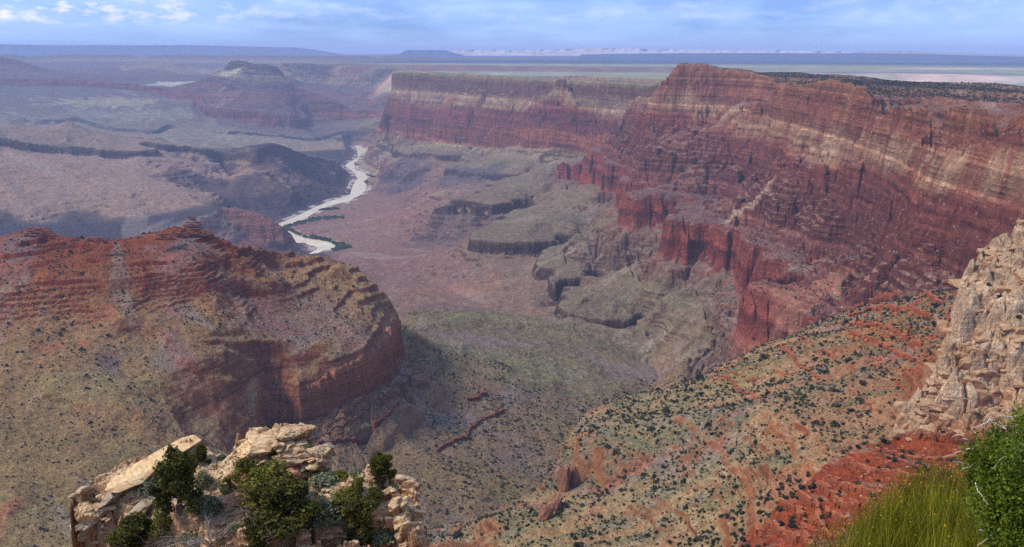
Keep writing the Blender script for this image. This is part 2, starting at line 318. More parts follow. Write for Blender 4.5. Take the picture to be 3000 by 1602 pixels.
# --- desert plain, two gorges
C('desert', "1150,207,d15400 1400,210,d15400 1700,212,d15200 2000,214,d15200", s=0)
C('desert', "1150,207,d16200,z-470 1500,207,d16200,z-470 2000,207,d16200,z-470", s=-200)
C('desert', "1000,190,d17200 1300,192,d17000 1600,197,d17000 1900,200,d16900 2100,201,d16900", s=0)
C('desert', "2100,225,d11000 2500,238,d10800 2700,250,d10700 3000,262,d10600 3400,280,d10500", s=0)
C('desert', "2560,240,d13800 2620,243,d13700 2850,245,d13500 3400,262,d13300", s=-200)
C('desert', "2450,214,d14500 2560,217,d14300 2700,219,d14200 2850,222,d14200 3000,228,d14200 3400,232,d14200", s=0)
C('desert', "830,180,d19500,z-250 1500,180,d21000,z-250 2200,180,d21000,z-250 3400,185,d21000,z-270", s=0)
C('desert', "-400,160,d34000,z-180 500,160,d34000,z-180 1500,168,d34000,z-240 3400,168,d34000,z-240", s=0)
C('desert', "-400,160,d60000,z-200 3400,160,d60000,z-200", s=0)
C('desert', "-400,160,d110000,z-260 3400,160,d110000,z-260", s=0)
#--END CONTROLS--

# ------------------------------------------------------------------ diffuse the control lines over an (azimuth, log distance) map
AZ0, AZ1 = math.radians(-38.5), math.radians(38.5)
U0, U1 = math.log(420.0), math.log(112000.0)
NA, NU = 540, 1880
def raster():
    A = []; U = []; Zs = []; Ss = []; Rg = []
    for reg, pts in LINES:
        for (a0, u0, z0, s0), (a1, u1, z1, s1) in zip(pts[:-1], pts[1:]):
            n = int(max(abs(a1 - a0) / (AZ1 - AZ0) * NA, abs(u1 - u0) / (U1 - U0) * NU) * 2) + 2
            t = np.linspace(0, 1, n)
            A.append(a0 + (a1 - a0) * t); U.append(u0 + (u1 - u0) * t); Zs.append(z0 + (z1 - z0) * t)
            Ss.append(s0 + (s1 - s0) * t); Rg.append(np.full(n, reg))
    return [np.concatenate(q) for q in (A, U, Zs, Ss, Rg)]
RA, RU, RZ, RS, RR = raster()
ok = (RA > AZ0) & (RA < AZ1) & (RU > U0 - .05) & (RU < U1)
RA, RU, RZ, RS, RR = RA[ok], RU[ok], RZ[ok], RS[ok], RR[ok]
def upsample(f, shape):
    n0, n1 = f.shape
    i = np.linspace(0, n0 - 1, shape[0]); j = np.linspace(0, n1 - 1, shape[1])
    i0 = np.minimum(i.astype(int), n0 - 2); j0 = np.minimum(j.astype(int), n1 - 2)
    fi = (i - i0)[:, None]; fj = (j - j0)[None]
    a = f[i0][:, j0]; b = f[i0 + 1][:, j0]; c = f[i0][:, j0 + 1]; d = f[i0 + 1][:, j0 + 1]
    return (a * (1 - fi) + b * fi) * (1 - fj) + (c * (1 - fi) + d * fi) * fj
def solve():
    field = None
    for lv in (32, 16, 8, 4, 2, 1):
        nu, na = NU // lv + 1, NA // lv + 1
        iu = np.clip(np.rint((RU - U0) / (U1 - U0) * (nu - 1)), 0, nu - 1).astype(int)
        ia = np.clip(np.rint((RA - AZ0) / (AZ1 - AZ0) * (na - 1)), 0, na - 1).astype(int)
        cnt = np.zeros((nu, na)); np.add.at(cnt, (iu, ia), 1)
        vz = np.zeros((nu, na)); np.add.at(vz, (iu, ia), RZ); vs = np.zeros((nu, na)); np.add.at(vs, (iu, ia), RS)
        m = cnt > 0; vz[m] /= cnt[m]; vs[m] /= cnt[m]
        K = np.stack([vz, vs]); 
        if field is None: field = np.stack([np.full((nu, na), vz[m].mean()), np.full((nu, na), vs[m].mean())])
        else: field = np.stack([upsample(field[k], (nu, na)) for k in (0, 1)])
        field = np.where(m, K, field)
        for it in range(400 if lv > 4 else (160 if lv > 1 else 70)):
            p = np.pad(field, ((0, 0), (1, 1), (1, 1)), mode='edge')
            nb = (p[:, 2:, 1:-1] + p[:, :-2, 1:-1] + 0.9 * (p[:, 1:-1, 2:] + p[:, 1:-1, :-2])) / 3.8
            field = np.where(m, K, nb)
    return field
FZ, FS = solve()
# region labels: nearest control line
def labels():
    iu = np.clip(np.rint((RU - U0) / (U1 - U0) * NU), 0, NU).astype(int); ia = np.clip(np.rint((RA - AZ0) / (AZ1 - AZ0) * NA), 0, NA).astype(int)
    sh = (NU + 1, NA + 1)
    su = np.full(sh, -9999, np.int32); sa = np.full(sh, -9999, np.int32); lb = np.zeros(sh, np.int8)
    su[iu, ia] = iu; sa[iu, ia] = ia; lb[iu, ia] = RR
    gu, ga = np.mgrid[0:sh[0], 0:sh[1]]
    best = np.where(su > -9999, 0.0, 1e12)
    for step in (512, 256, 128, 64, 32, 16, 8, 4, 2, 1):
        for du in (-step, 0, step):
            for da in (-step, 0, step):
                if du == 0 and da == 0: continue
                U_ = slice(max(0, du), sh[0] + min(0, du)); V_ = slice(max(0, -du), sh[0] + min(0, -du))
                A_ = slice(max(0, da), sh[1] + min(0, da)); B_ = slice(max(0, -da), sh[1] + min(0, -da))
                cu, ca, cl = su[V_, B_], sa[V_, B_], lb[V_, B_]
                dd = np.where(cu > -9999, (gu[U_, A_] - cu) ** 2 * 1.0 + (ga[U_, A_] - ca) ** 2 * 0.7, 1e12)
                k = dd < best[U_, A_]
                best[U_, A_] = np.where(k, dd, best[U_, A_])
                su[U_, A_] = np.where(k, cu, su[U_, A_]); sa[U_, A_] = np.where(k, ca, sa[U_, A_]); lb[U_, A_] = np.where(k, cl, lb[U_, A_])
    return lb
LB = labels()
def blur(f, r):
    k = 2 * r + 1
    for ax in (0, 1):
        pw = [(0, 0), (0, 0)]; pw[ax] = (r + 1, r)
        c = np.cumsum(np.pad(f, pw, mode='edge'), axis=ax, dtype=np.float64)
        n = f.shape[ax]
        f = (np.take(c, np.arange(k, n + k), axis=ax) - np.take(c, np.arange(0, n), axis=ax)) / k
    return f.astype(np.float32)
FZs = blur(FZ, 1)
FZ = (0.5 * FZ + 0.5 * FZs).astype(np.float32)
FS = (blur(FS, 2) - blur(FZ, 2) + FZ).astype(np.float32)
# downslope streaks (line integral of noise along the fall line) -> gullies, buttresses, talus chutes
bu, ba = np.mgrid[0:NU + 1, 0:NA + 1].astype(np.float32)
Zb = blur(FZ, 4)
dzu = np.gradient(Zb, axis=0) / ((U1 - U0) / NU); dza = np.gradient(Zb, axis=1) / ((AZ1 - AZ0) / NA)
gm = np.sqrt(dzu ** 2 + dza ** 2) + 1e-3
BD = np.exp(U0 + bu[:, :1] * (U1 - U0) / NU)                    # distance per row
SLB = (gm / BD)                                                  # true slope
vu = dzu / gm / ((U1 - U0) / NU); va = dza / gm / ((AZ1 - AZ0) / NA); nn = np.sqrt(vu ** 2 + va ** 2) + 1e-6; vu /= nn; va /= nn
def lic(rad, steps, seed, stepl=1.6):
    r = np.random.default_rng(seed); n = blur(r.standard_normal((NU + 1, NA + 1)), rad); n /= n.std()
    acc = n.copy()
    for sg in (1, -1):
        pu, pa = bu.copy(), ba.copy()
        for k in range(steps):
            iu = np.clip(pu + .5, 0, NU).astype(np.int32); ia = np.clip(pa + .5, 0, NA).astype(np.int32)
            pu += sg * stepl * vu[iu, ia]; pa += sg * stepl * va[iu, ia]
            iu = np.clip(pu + .5, 0, NU).astype(np.int32); ia = np.clip(pa + .5, 0, NA).astype(np.int32)
            acc += n[iu, ia]
    acc = blur(acc, 1); return (acc / acc.std()).astype(np.float32)
L1 = lic(1, 12, 1); L2 = lic(3, 14, 2, 2.5); L3 = lic(7, 14, 3, 4.0); L4 = lic(13, 12, 4, 7.0)
SLB = blur(np.minimum(SLB, 1.2), 3)

# ------------------------------------------------------------------ fine terrain grid
FA = 1540
us = [U0]
while us[-1] < U1 - 0.004:
    D = math.exp(us[-1]); us.append(us[-1] + (0.0013 if D < 1010 else 0.0018 if D < 1500 else 0.0023 if D < 15500 else (0.0036 if D < 30000 else 0.012)))
us = np.array(us); FU = len(us)
AZF = np.linspace(AZ0, AZ1, FA)
ui = (us - U0) / (U1 - U0) * NU; ai = (AZF - AZ0) / (AZ1 - AZ0) * NA
UI, AI = np.meshgrid(ui, ai, indexing='ij'); UI = UI.astype(np.float32); AI = AI.astype(np.float32)
def samp(f, pu, pa):
    pu = np.clip(pu, 0, NU - 1e-3); pa = np.clip(pa, 0, NA - 1e-3)
    i = pu.astype(np.int32); j = pa.astype(np.int32); fu = pu - i; fa = pa - j
    return (f[i, j] * (1 - fu) + f[i + 1, j] * fu) * (1 - fa) + (f[i, j + 1] * (1 - fu) + f[i + 1, j + 1] * fu) * fa
Dm = np.exp(us)[:, None].astype(np.float32); AZm = AZF[None].astype(np.float32)
X = Dm * np.sin(AZm); Y = Dm * np.cos(AZm)
# horizontal warp, in metres, converted to map cells
far = sstep(Dm, 5000, 14000)
wl = 90 + 200 * far
wx = gn(X / wl, Y / wl, 11) * wl * .11 + gn(X / 38, Y / 38, 12) * 8 + gn(X / 15, Y / 15, 15) * 4; wy = gn(X / wl, Y / wl, 13) * wl * .11 + gn(X / 38, Y / 38, 14) * 8 + gn(X / 15, Y / 15, 16) * 4
rr = 1.0 / Dm
wd = (wx * np.sin(AZm) + wy * np.cos(AZm)) * rr / ((U1 - U0) / NU); wa = (wx * np.cos(AZm) - wy * np.sin(AZm)) * rr / ((AZ1 - AZ0) / NA)
nearf = 0.3 + 0.7 * sstep(Dm, 1200, 3200)
PU, PA = UI + wd * nearf, AI + wa * nearf
H = samp(FZ, PU, PA); S0 = samp(FS, PU, PA); sl = samp(SLB, UI, AI)
l1, l2, l3 = samp(L1, PU, PA), samp(L2, PU, PA), samp(L3, PU, PA); l4 = samp(L4, PU, PA)
wallm_ = samp(blur(((LB == 3) | (LB == 6)).astype(np.float32), 3), UI, AI)
cell = Dm * ((AZ1 - AZ0) / NA)                                  # metres per map cell sideways
slc = np.clip(sl, 0, .9)
flat = 1 - sstep(sl, .03, .12)
isdes = samp(blur((LB == 8).astype(np.float32), 3), UI, AI)
g = np.maximum(slc, (.13 + .16 * (samp((LB == 4).astype(np.float32), UI, AI)) * (Dm < 3400)) * sstep(sl, .02, .08)) * cell * ((.6 + .6 * far) * l1 + 2.9 * l2 + 6.0 * l3 + wallm_ * (15.0 - 6 * far) * l4) * 0.55 * (1 - .5 * sstep(Dm, 9000, 13500) * (1 - wallm_))
crest = samp(blur(np.clip((FZ - blur(FZ, 9)) / (BD * 0.006), 0, 1).astype(np.float32), 1), PU, PA)
toprim = sstep(S0, -70, -25)
kp = (1 - np.clip(crest * 1.6, 0, 1) * (.85 + .12 * (1 - sstep(Dm, 2000, 3000)))) * (1 - .92 * toprim)
ridgem = samp(blur((LB == 0).astype(np.float32), 2), UI, AI); ledm = samp(blur((LB == 2).astype(np.float32), 2), UI, AI)
g = g * (.38 + .62 * sstep(Dm, 1800, 3400)) * (1 - .5 * ridgem) * (1 - .6 * ledm) * (1 + 2.6 * ridgem * sstep(S0, -930, -880) * (1 - sstep(S0, -725, -690)))
g = np.where(g > 0, g * kp * (1 - .75 * sstep(S0, -330, -120) * wallm_), g * (1 - .85 * np.clip(crest, 0, 1)) * (1 - .5 * toprim))
H = H + g * (1 - isdes)
amp = (0.10 + slc) * (1 - .9 * isdes)
for lam in (900, 420, 210, 105, 52, 26, 13):
    n = gn(X / lam, Y / lam, 20 + lam)
    fade = sstep(lam / (Dm * .0025), 1.2, 4.0) * (1 if lam < 500 else .4 * sstep(Dm, 6000, 9000))
    n = np.where(lam > 60, 0.55 - 2.0 * np.abs(n), n)
    H = H + n * amp * lam * (0.085 - .04 * wallm_) * fade * (1 - .8 * toprim) * np.where(n > 0, kp, 1)
# jointed buttress blocks: shift the whole stack sideways, before the beds are cut
mb = (wallm_ > .3) & (Dm < 13000) & (sl > .15)
for lam, a_ in ((150, 34.), (62, 15.), (27, 6.)):
    w1, w2, wi = worley(X[mb] + lam * .2 * gn(X[mb] / lam, Y[mb] / lam, 5), Y[mb], lam, int(lam)); kk = (1 - sstep(S0[mb], -110, -30)) * slc[mb] * sstep(lam / (np.broadcast_to(Dm, X.shape)[mb] * .0025), 1.5, 4)
    H[mb] += ((wi - .6) * a_ - (1 - sstep(w2, .0, .18)) * a_ * .6) * kk * 1.2
mb = (ridgem > .4) & (S0 > -925) & (S0 < -675) & (sl > .3)
for lam, a_ in ((70, 24.), (30, 8.), (13, 3.)):
    w1, w2, wi = worley(X[mb] + lam * .2 * gn(X[mb] / lam, Y[mb] / lam, 5), Y[mb], lam, int(lam)); H[mb] += ((wi - .6) * a_ - (1 - sstep(w2, .0, .2)) * a_ * .5) * slc[mb] * (1 - sstep(S0[mb], -715, -680))
# ledge / cliff terracing by stratum
UNITS = [(-1600, -1452, 0, .0)]
rs = np.random.default_rng(5)
def add_unit(lo, hi, n, c):
    w_ = rs.uniform(.6, 1.5, n); w_ = w_ / w_.sum() * (hi - lo); z = lo
    for q in w_: UNITS.append((z, z + q, c * rs.uniform(.65, 1.15), 0)); z += q
add_unit(-1445, -1142, 13, .35); add_unit(-1142, -1055, 1, .92); add_unit(-1055, -890, 6, .40); add_unit(-890, -700, 1, .93)
add_unit(-700, -375, 13, .74); add_unit(-375, -245, 2, .72); add_unit(-245, 20, 7, .66)
UL = sorted((a, b, c) for a, b, c, *_ in UNITS[1:])
sx = [-2000.0]; sy = [-2000.0]
for a, b, c in UL:
    c = min(c, .95); hgt = b - a
    for t, v in ((0, 0), (.30, .30 * (1 - c) + .02 * c), (.42, .42 * (1 - c) + .15 * c), (.60, .6 * (1 - c) + .88 * c), (.72, .72 * (1 - c) + .985 * c)):
        sx.append(a + t * hgt); sy.append(a + v * hgt)
sx += [UL[-1][1], 2000.0]; sy += [UL[-1][1], 2000.0]
Sh = S0 + (H - samp(FZ, PU, PA)) + 5 * fbm(X, Y, 600, 2, 60)
tm = (0.35 + 0.65 * sstep(fbm(X, Y, 260, 2, 66) + .25 * l3 * .4, -.35, .15)) * sstep(sl, .015, .06) * (1 - isdes)
big = ((Sh > -890) & (Sh < -700)) | ((Sh > -1142) & (Sh < -1055))
tm = tm * (.30 + .70 * sstep(Dm, 2300, 3200)) * (1 - .7 * ridgem)
tm = np.where((Dm < 1000) & (Sh > -520) & (Sh < -376), .9, tm)
tm = np.where(big, np.maximum(tm, .75) * sstep(sl, .03, .12), tm)
Z = H + (np.interp(Sh, sx, sy).astype(np.float32) - Sh) * tm
# thin beds: small steps
for per, msk in ((8.5, (Dm < 2700) * (.85 * ridgem * sstep(Sh, -600, -520) +   .10 * ridgem + .5 * ledm * (Sh < -372) + .10 * (samp((LB == 1).astype(np.float32), UI, AI)))), (21., sstep(Dm, 1900, 2500) * (Dm < 8000) * .8 * sstep(Sh, -700, -680) * (1 - sstep(Sh, -380, -365)) * (1 - isdes)), (26., sstep(Dm, 1900, 2500) * .6 * sstep(Sh, -245, -235) * (1 - isdes)), (30., sstep(Dm, 3000, 4000) * .5 * (1 - sstep(Sh, -1150, -1142)) * (1 - isdes))):
    q = Z / per + .5 * gn(X / 150, Y / 150, 31) + .12 * gn(X / 20, Y / 20, 32); q = q - np.floor(q)
    Z = Z + (sstep(q, .35, .65) - q) * per * msk * sstep(sl, .12, .3) * sstep(fbm(X, Y, 130, 2, 34), -.25, .15)
# fine roughness
for lam in (24, 11, 5.5):
    fade = sstep(lam / (Dm * .0025), 1.0, 3.0)
    Z = Z + gn(X / lam, Y / lam, 70 + int(lam)) * lam * .05 * fade * (1 - isdes)

# ------------------------------------------------------------------ river polygons on the water level
RIVZ = -1445.0
POLY_A = "1036,425 1078,438 1064,447 1055,457 1049,467 1049,474 1033,478 1041,486 1035,496 1070,509 1078,519 1073,528 1064,534 1074,542 1071,558 1055,574 1032,583 1012,603 1024,590 1006,594 953,607 924,622 895,641 860,655 821,666 857,683 892,699 936,704 968,711 984,723 980,730 951,733 915,750 898,749 930,730 927,724 901,718 896,712 860,712 820,692 803,661 858,640 901,618 965,590 1006,580 1026,572 1029,557 1041,531 1049,525 1033,502 1009,487 1023,476 1047,465 1049,455 1045,438"
def poly_world(txt):
    return np.array([tuple(at(*map(float, t.split(',')), z=RIVZ))[:2] for t in txt.split()])
PA_ = poly_world(POLY_A)
def smooth_poly(P, k=3):
    for _ in range(1):
        Q = []
        for i in range(len(P)):
            a, b = P[i], P[(i + 1) % len(P)]; Q += [a * .8 + b * .2, a * .2 + b * .8]
        P = np.array(Q)
    return P
PA_ = smooth_poly(PA_)
def poly_sdf(px, py, P):
    d = np.full(px.shape, 1e9, np.float32); ins = np.zeros(px.shape, bool)
    for i in range(len(P)):
        x0, y0 = P[i]; x1, y1 = P[(i + 1) % len(P)]; ex, ey = x1 - x0, y1 - y0
        t = np.clip(((px - x0) * ex + (py - y0) * ey) / (ex * ex + ey * ey + 1e-9), 0, 1)
        d = np.minimum(d, np.hypot(px - x0 - t * ex, py - y0 - t * ey))
        c = ((y0 > py) != (y1 > py)) & (px < (x1 - x0) * (py - y0) / (y1 - y0 + 1e-12) + x0)
        ins ^= c
    return np.where(ins, -d, d)
bx = (X > PA_[:, 0].min() - 700) & (X < PA_[:, 0].max() + 700) & (Y > PA_[:, 1].min() - 700) & (Y < PA_[:, 1].max() + 700)
RD = np.full(X.shape, 1e9, np.float32)
RD[bx] = poly_sdf(X[bx], Y[bx], PA_)
RD = RD + (5 * gn(X / 35, Y / 35, 92) + 3 * gn(X / 12, Y / 12, 93)) * (RD > -25) * (RD < 200)
cap = RIVZ - 1.0 + np.where(RD < 4, np.clip(RD, -8, 4), 0) * 1.0 + np.clip(RD - 4, 0, None) * .12 + np.clip(RD - 70, 0, None) * .5 + np.clip(RD - 150, 0, None) * 2.0
lim = RD < 500
Z = np.where(lim, np.minimum(Z, cap + 4 * np.clip(gn(X / 60, Y / 60, 91), 0, 1) * sstep(RD, 20, 80)), Z)
Z = np.where(RD > 4, np.maximum(Z, RIVZ + .6 + np.clip(RD, 0, 20) * .05), Z)

# blocky, jointed sandstone on the pale buttress and, coarser, along the wall
mb = (Dm < 1150) & (samp((LB == 2).astype(np.float32), UI, AI) > .3) & (Sh > -385)
for lam, a_ in ((34, 16.), (15, 7.), (6, 2.6)):
    w1, w2, wi = worley(X[mb] + 3 * gn(X[mb] / 9, Y[mb] / 9, 5), Y[mb], lam, int(lam))
    Z[mb] += ((wi - .5) * a_ - (1 - sstep(w2, .0, .22)) * a_ * .7).astype(np.float32)
# the flat rim of the far cliff line
rx_ = np.array([1050, 1128, 1150, 1165, 1300, 1400, 1550, 1700, 1800, 1925.]); ry_ = np.array([330, 222, 206, 203, 212, 218, 226, 236, 240, 245.])
qx_, qy_, qt_ = unproj(rx_, ry_); rim_t = np.interp(AZF, np.arctan2(qx_, qy_), qt_) + .0004 * gn(AZF * 900, AZF * 0, 3)
fm = (samp((LB == 6).astype(np.float32), UI, AI) > .5) & (Dm < 12800) & (AZm > math.atan2(qx_[1], qy_[1])); Z = np.where(fm, np.minimum(Z, rim_t[None].astype(np.float32) * Dm), Z)
# visibility from the camera along each column
tanv = Z / Dm
runmax = np.maximum.accumulate(tanv, axis=0)
VIS = tanv >= runmax - 0.0012

# ------------------------------------------------------------------ ground colours
def tab(rows):
    a = sorted(rows); return np.array([r[0] for r in a], float), np.array([srgb(*r[1]) for r in a])
CL = {  # rock of the steep faces
 'ridge':  [(-1500, (136, 96, 69)), (-905, (132, 100, 72)), (-885, (123, 72, 41)), (-800, (145, 84, 49)), (-715, (164, 106, 72)), (-690, (145, 96, 64)), (-600, (122, 62, 34)), (-480, (120, 49, 26)), (-300, (130, 58, 31))],
 'slope':  [(-1100, (136, 91, 64)), (-880, (135, 85, 59)), (-720, (147, 99, 62)), (-650, (142, 90, 54)), (-500, (144, 77, 42)), (-380, (152, 82, 43)), (-300, (158, 108, 63))],
 'ledges': [(-700, (140, 76, 44)), (-500, (142, 68, 34)), (-400, (148, 66, 30)), (-376, (146, 72, 38)), (-358, (186, 146, 108)), (-330, (196, 160, 124)), (-240, (192, 158, 122)), (-100, (184, 150, 112))],
 'wall':   [(-1200, (112, 88, 70)), (-895, (116, 84, 66)), (-885, (122, 60, 46)), (-800, (132, 62, 46)), (-712, (130, 68, 52)), (-690, (108, 62, 50)), (-550, (104, 58, 46)), (-400, (114, 60, 46)), (-375, (126, 70, 52)), (-358, (150, 108, 78)), (-300, (160, 120, 88)), (-255, (136, 88, 64)), (-235, (118, 68, 48)), (-120, (124, 74, 52)), (-40, (134, 84, 58)), (0, (150, 116, 84)), (100, (150, 116, 84))],
 'tonto':  [(-1600, (112, 76, 62)), (-1400, (116, 78, 64)), (-1300, (104, 72, 60)), (-1145, (112, 84, 66)), (-1138, (76, 56, 46)), (-1070, (96, 72, 56)), (-1055, (122, 100, 76)), (-900, (126, 104, 78)), (-880, (130, 76, 58)), (-700, (130, 74, 58))],
 'mesa':   [(-1600, (56, 44, 46)), (-1322, (60, 48, 48)), (-1290, (96, 74, 66)), (-1145, (112, 82, 68)), (-1138, (74, 56, 48)), (-1070, (92, 72, 58)), (-1055, (92, 80, 60)), (-800, (104, 90, 64))],  # lowest stops: dark lava, with cloud shade put into the colour
 'facade': [(-1200, (128, 102, 76)), (-895, (134, 110, 80)), (-885, (125, 69, 44)), (-720, (132, 74, 45)), (-690, (108, 56, 44)), (-550, (104, 52, 42)), (-400, (120, 64, 48)), (-372, (136, 84, 60)), (-350, (158, 126, 92)), (-225, (150, 118, 84)), (-180, (104, 72, 54)), (-60, (104, 70, 54)), (-20, (140, 120, 82)), (100, (140, 120, 82))],
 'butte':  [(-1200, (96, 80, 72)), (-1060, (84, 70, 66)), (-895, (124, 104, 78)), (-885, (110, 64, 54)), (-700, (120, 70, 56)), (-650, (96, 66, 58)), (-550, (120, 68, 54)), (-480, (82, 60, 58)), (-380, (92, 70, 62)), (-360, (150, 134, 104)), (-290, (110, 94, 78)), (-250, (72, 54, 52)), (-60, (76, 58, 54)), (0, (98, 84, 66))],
 'desert': [(-1000, (147, 120, 91)), (-100, (190, 131, 101)), (0, (167, 139, 101))]}
TL = {  # talus, soil, grass of the gentle parts
 'ridge':  [(-1200, (118, 102, 73)), (-960, (133, 108, 78)), (-890, (133, 106, 78)), (-820, (138, 113, 80)), (-700, (144, 120, 79)), (-640, (147, 117, 74)), (-580, (152, 111, 71)), (-530, (135, 87, 46)), (-470, (132, 63, 31)), (-380, (140, 66, 33))],
 'slope':  [(-1100, (123, 104, 78)), (-800, (143, 126, 88)), (-700, (157, 130, 90)), (-600, (162, 132, 90)), (-520, (156, 116, 79)), (-460, (152, 104, 59)), (-400, (148, 92, 53)), (-300, (149, 112, 63))],
 'ledges': [(-700, (146, 110, 69)), (-560, (156, 117, 73)), (-480, (145, 82, 43)), (-420, (148, 66, 33)), (-380, (144, 70, 35)), (-350, (172, 138, 90)), (-200, (167, 138, 90))],
 'wall':   [(-1200, (124, 106, 84)), (-960, (128, 108, 86)), (-890, (122, 98, 80)), (-780, (126, 90, 74)), (-690, (122, 88, 76)), (-600, (128, 96, 80)), (-450, (130, 90, 72)), (-380, (126, 78, 60)), (-300, (144, 104, 76)), (-240, (132, 84, 60)), (-60, (132, 88, 64)), (-20, (116, 90, 66)), (100, (118, 92, 68))],
 'tonto':  [(-1600, (130, 96, 78)), (-1420, (134, 100, 82)), (-1330, (130, 94, 78)), (-1200, (132, 98, 80)), (-1140, (130, 102, 80)), (-1055, (122, 102, 76)), (-960, (122, 104, 76)), (-890, (124, 102, 76)), (-700, (120, 84, 66))],
 'mesa':   [(-1600, (62, 52, 54)), (-1322, (66, 56, 56)), (-1300, (92, 74, 64)), (-1285, (150, 118, 92)), (-1200, (154, 120, 94)), (-1140, (146, 114, 88)), (-1055, (112, 98, 70)), (-900, (110, 98, 68)), (-700, (112, 100, 70))],  # dark low stops carry both lava tone and painted cloud shade
 'facade': [(-1200, (145, 130, 99)), (-900, (145, 130, 99)), (-880, (143, 107, 82)), (-700, (134, 89, 61)), (-550, (115, 69, 48)), (-400, (134, 85, 54)), (-360, (183, 150, 111)), (-200, (169, 142, 105)), (-60, (135, 115, 82)), (0, (115, 116, 78)), (100, (115, 116, 78))],
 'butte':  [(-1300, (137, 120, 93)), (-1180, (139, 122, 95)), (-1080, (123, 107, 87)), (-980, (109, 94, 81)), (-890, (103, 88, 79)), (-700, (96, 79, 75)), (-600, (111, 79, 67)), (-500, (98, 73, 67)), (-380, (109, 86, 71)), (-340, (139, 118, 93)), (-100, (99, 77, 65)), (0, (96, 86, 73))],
 'desert': [(-1000, (183, 153, 119)), (0, (127, 126, 89))]}
WTS = [samp(blur((LB == k).astype(np.float32), 4), PU, PA) for k in range(9)]
tw = sum(WTS)
Sf = Sh * 0 + S0 + (Z - samp(FZ, PU, PA))
cl = np.zeros((*X.shape, 3), np.float32); tl = np.zeros((*X.shape, 3), np.float32)
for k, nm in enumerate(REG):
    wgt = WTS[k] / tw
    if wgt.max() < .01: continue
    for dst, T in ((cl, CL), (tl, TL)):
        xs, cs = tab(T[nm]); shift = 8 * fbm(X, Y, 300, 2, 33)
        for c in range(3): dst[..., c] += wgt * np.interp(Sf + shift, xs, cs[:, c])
# regional variation of soil: patches of grass green, grey scrub, red earth; noise edged
DES = isdes > .3
v1 = fbm(X, Y, 340, 3, 41); v2 = fbm(X, Y, 120, 3, 43)
def tint(mask, col, k, both=False):
    m = np.clip(mask, 0, 1)[..., None] * k; c = np.array(srgb(*col), np.float32)
    tl[:] = tl * (1 - m) + c * m
    if both: cl[:] = cl * (1 - m) + c * m
near = 1 - sstep(Dm, 2600, 3400)
tint(near * sstep(v1 + .35 * v2, .02, .30) * (Sf < -560), (128, 112, 66), .4)
tint(near * sstep(-v1 + .5 * v2, .12, .36), (128, 112, 104), .6)
tint(near * sstep(v2 - v1 * .3, .16, .34) * (Sf > -860) * (Sf < -480), (170, 90, 58), .5)
tint((Dm > 2700) * (WTS[4] > .3) * sstep(v1 + v2 * .4, .05, .3) * (Sf > -1080), (106, 102, 72), .35)
tint((WTS[1] > .4) * sstep(l2 + .6 * l3, .2, 1.1), (108, 108, 72), .6)
tint((WTS[1] > .4) * sstep(-l2 - .4 * l3, .5, 1.4), (176, 122, 80), .5)
tint((WTS[0] > .4) * sstep(l2, .5, 1.3), (124, 104, 84), .18)
tint(sstep(l2, .9, 1.9) * (1 - isdes), (160, 140, 120), .35)
tint(sstep(-l2, 1.0, 2.0) * (1 - isdes) * (1 - near * .4), (96, 76, 70), .35)
pb = sstep(Sf, -385, -360) * (1 - sstep(Sf, -262, -225)) * (WTS[3] + WTS[6] > .3)
tint(pb * sstep(-l1 - .6 * l2 + 2.2 * v2, .1, 1.4), (132, 72, 52), .7, True)
tint(pb * sstep(l1 + .5 * l2, .7, 1.9), (186, 154, 122), .3, True)
sb = sstep(Sf, -700, -680) * (1 - sstep(Sf, -390, -370)) * (WTS[3] > .3)
tint(sb * sstep(l2 + .5 * l1, .9, 1.8), (142, 108, 88), .4)
kb = sstep(Sf, -240, -215) * (WTS[3] > .3) * sstep(l1 + v2 * 2, .6, 1.6)
tint(kb, (160, 108, 74), .35, True)
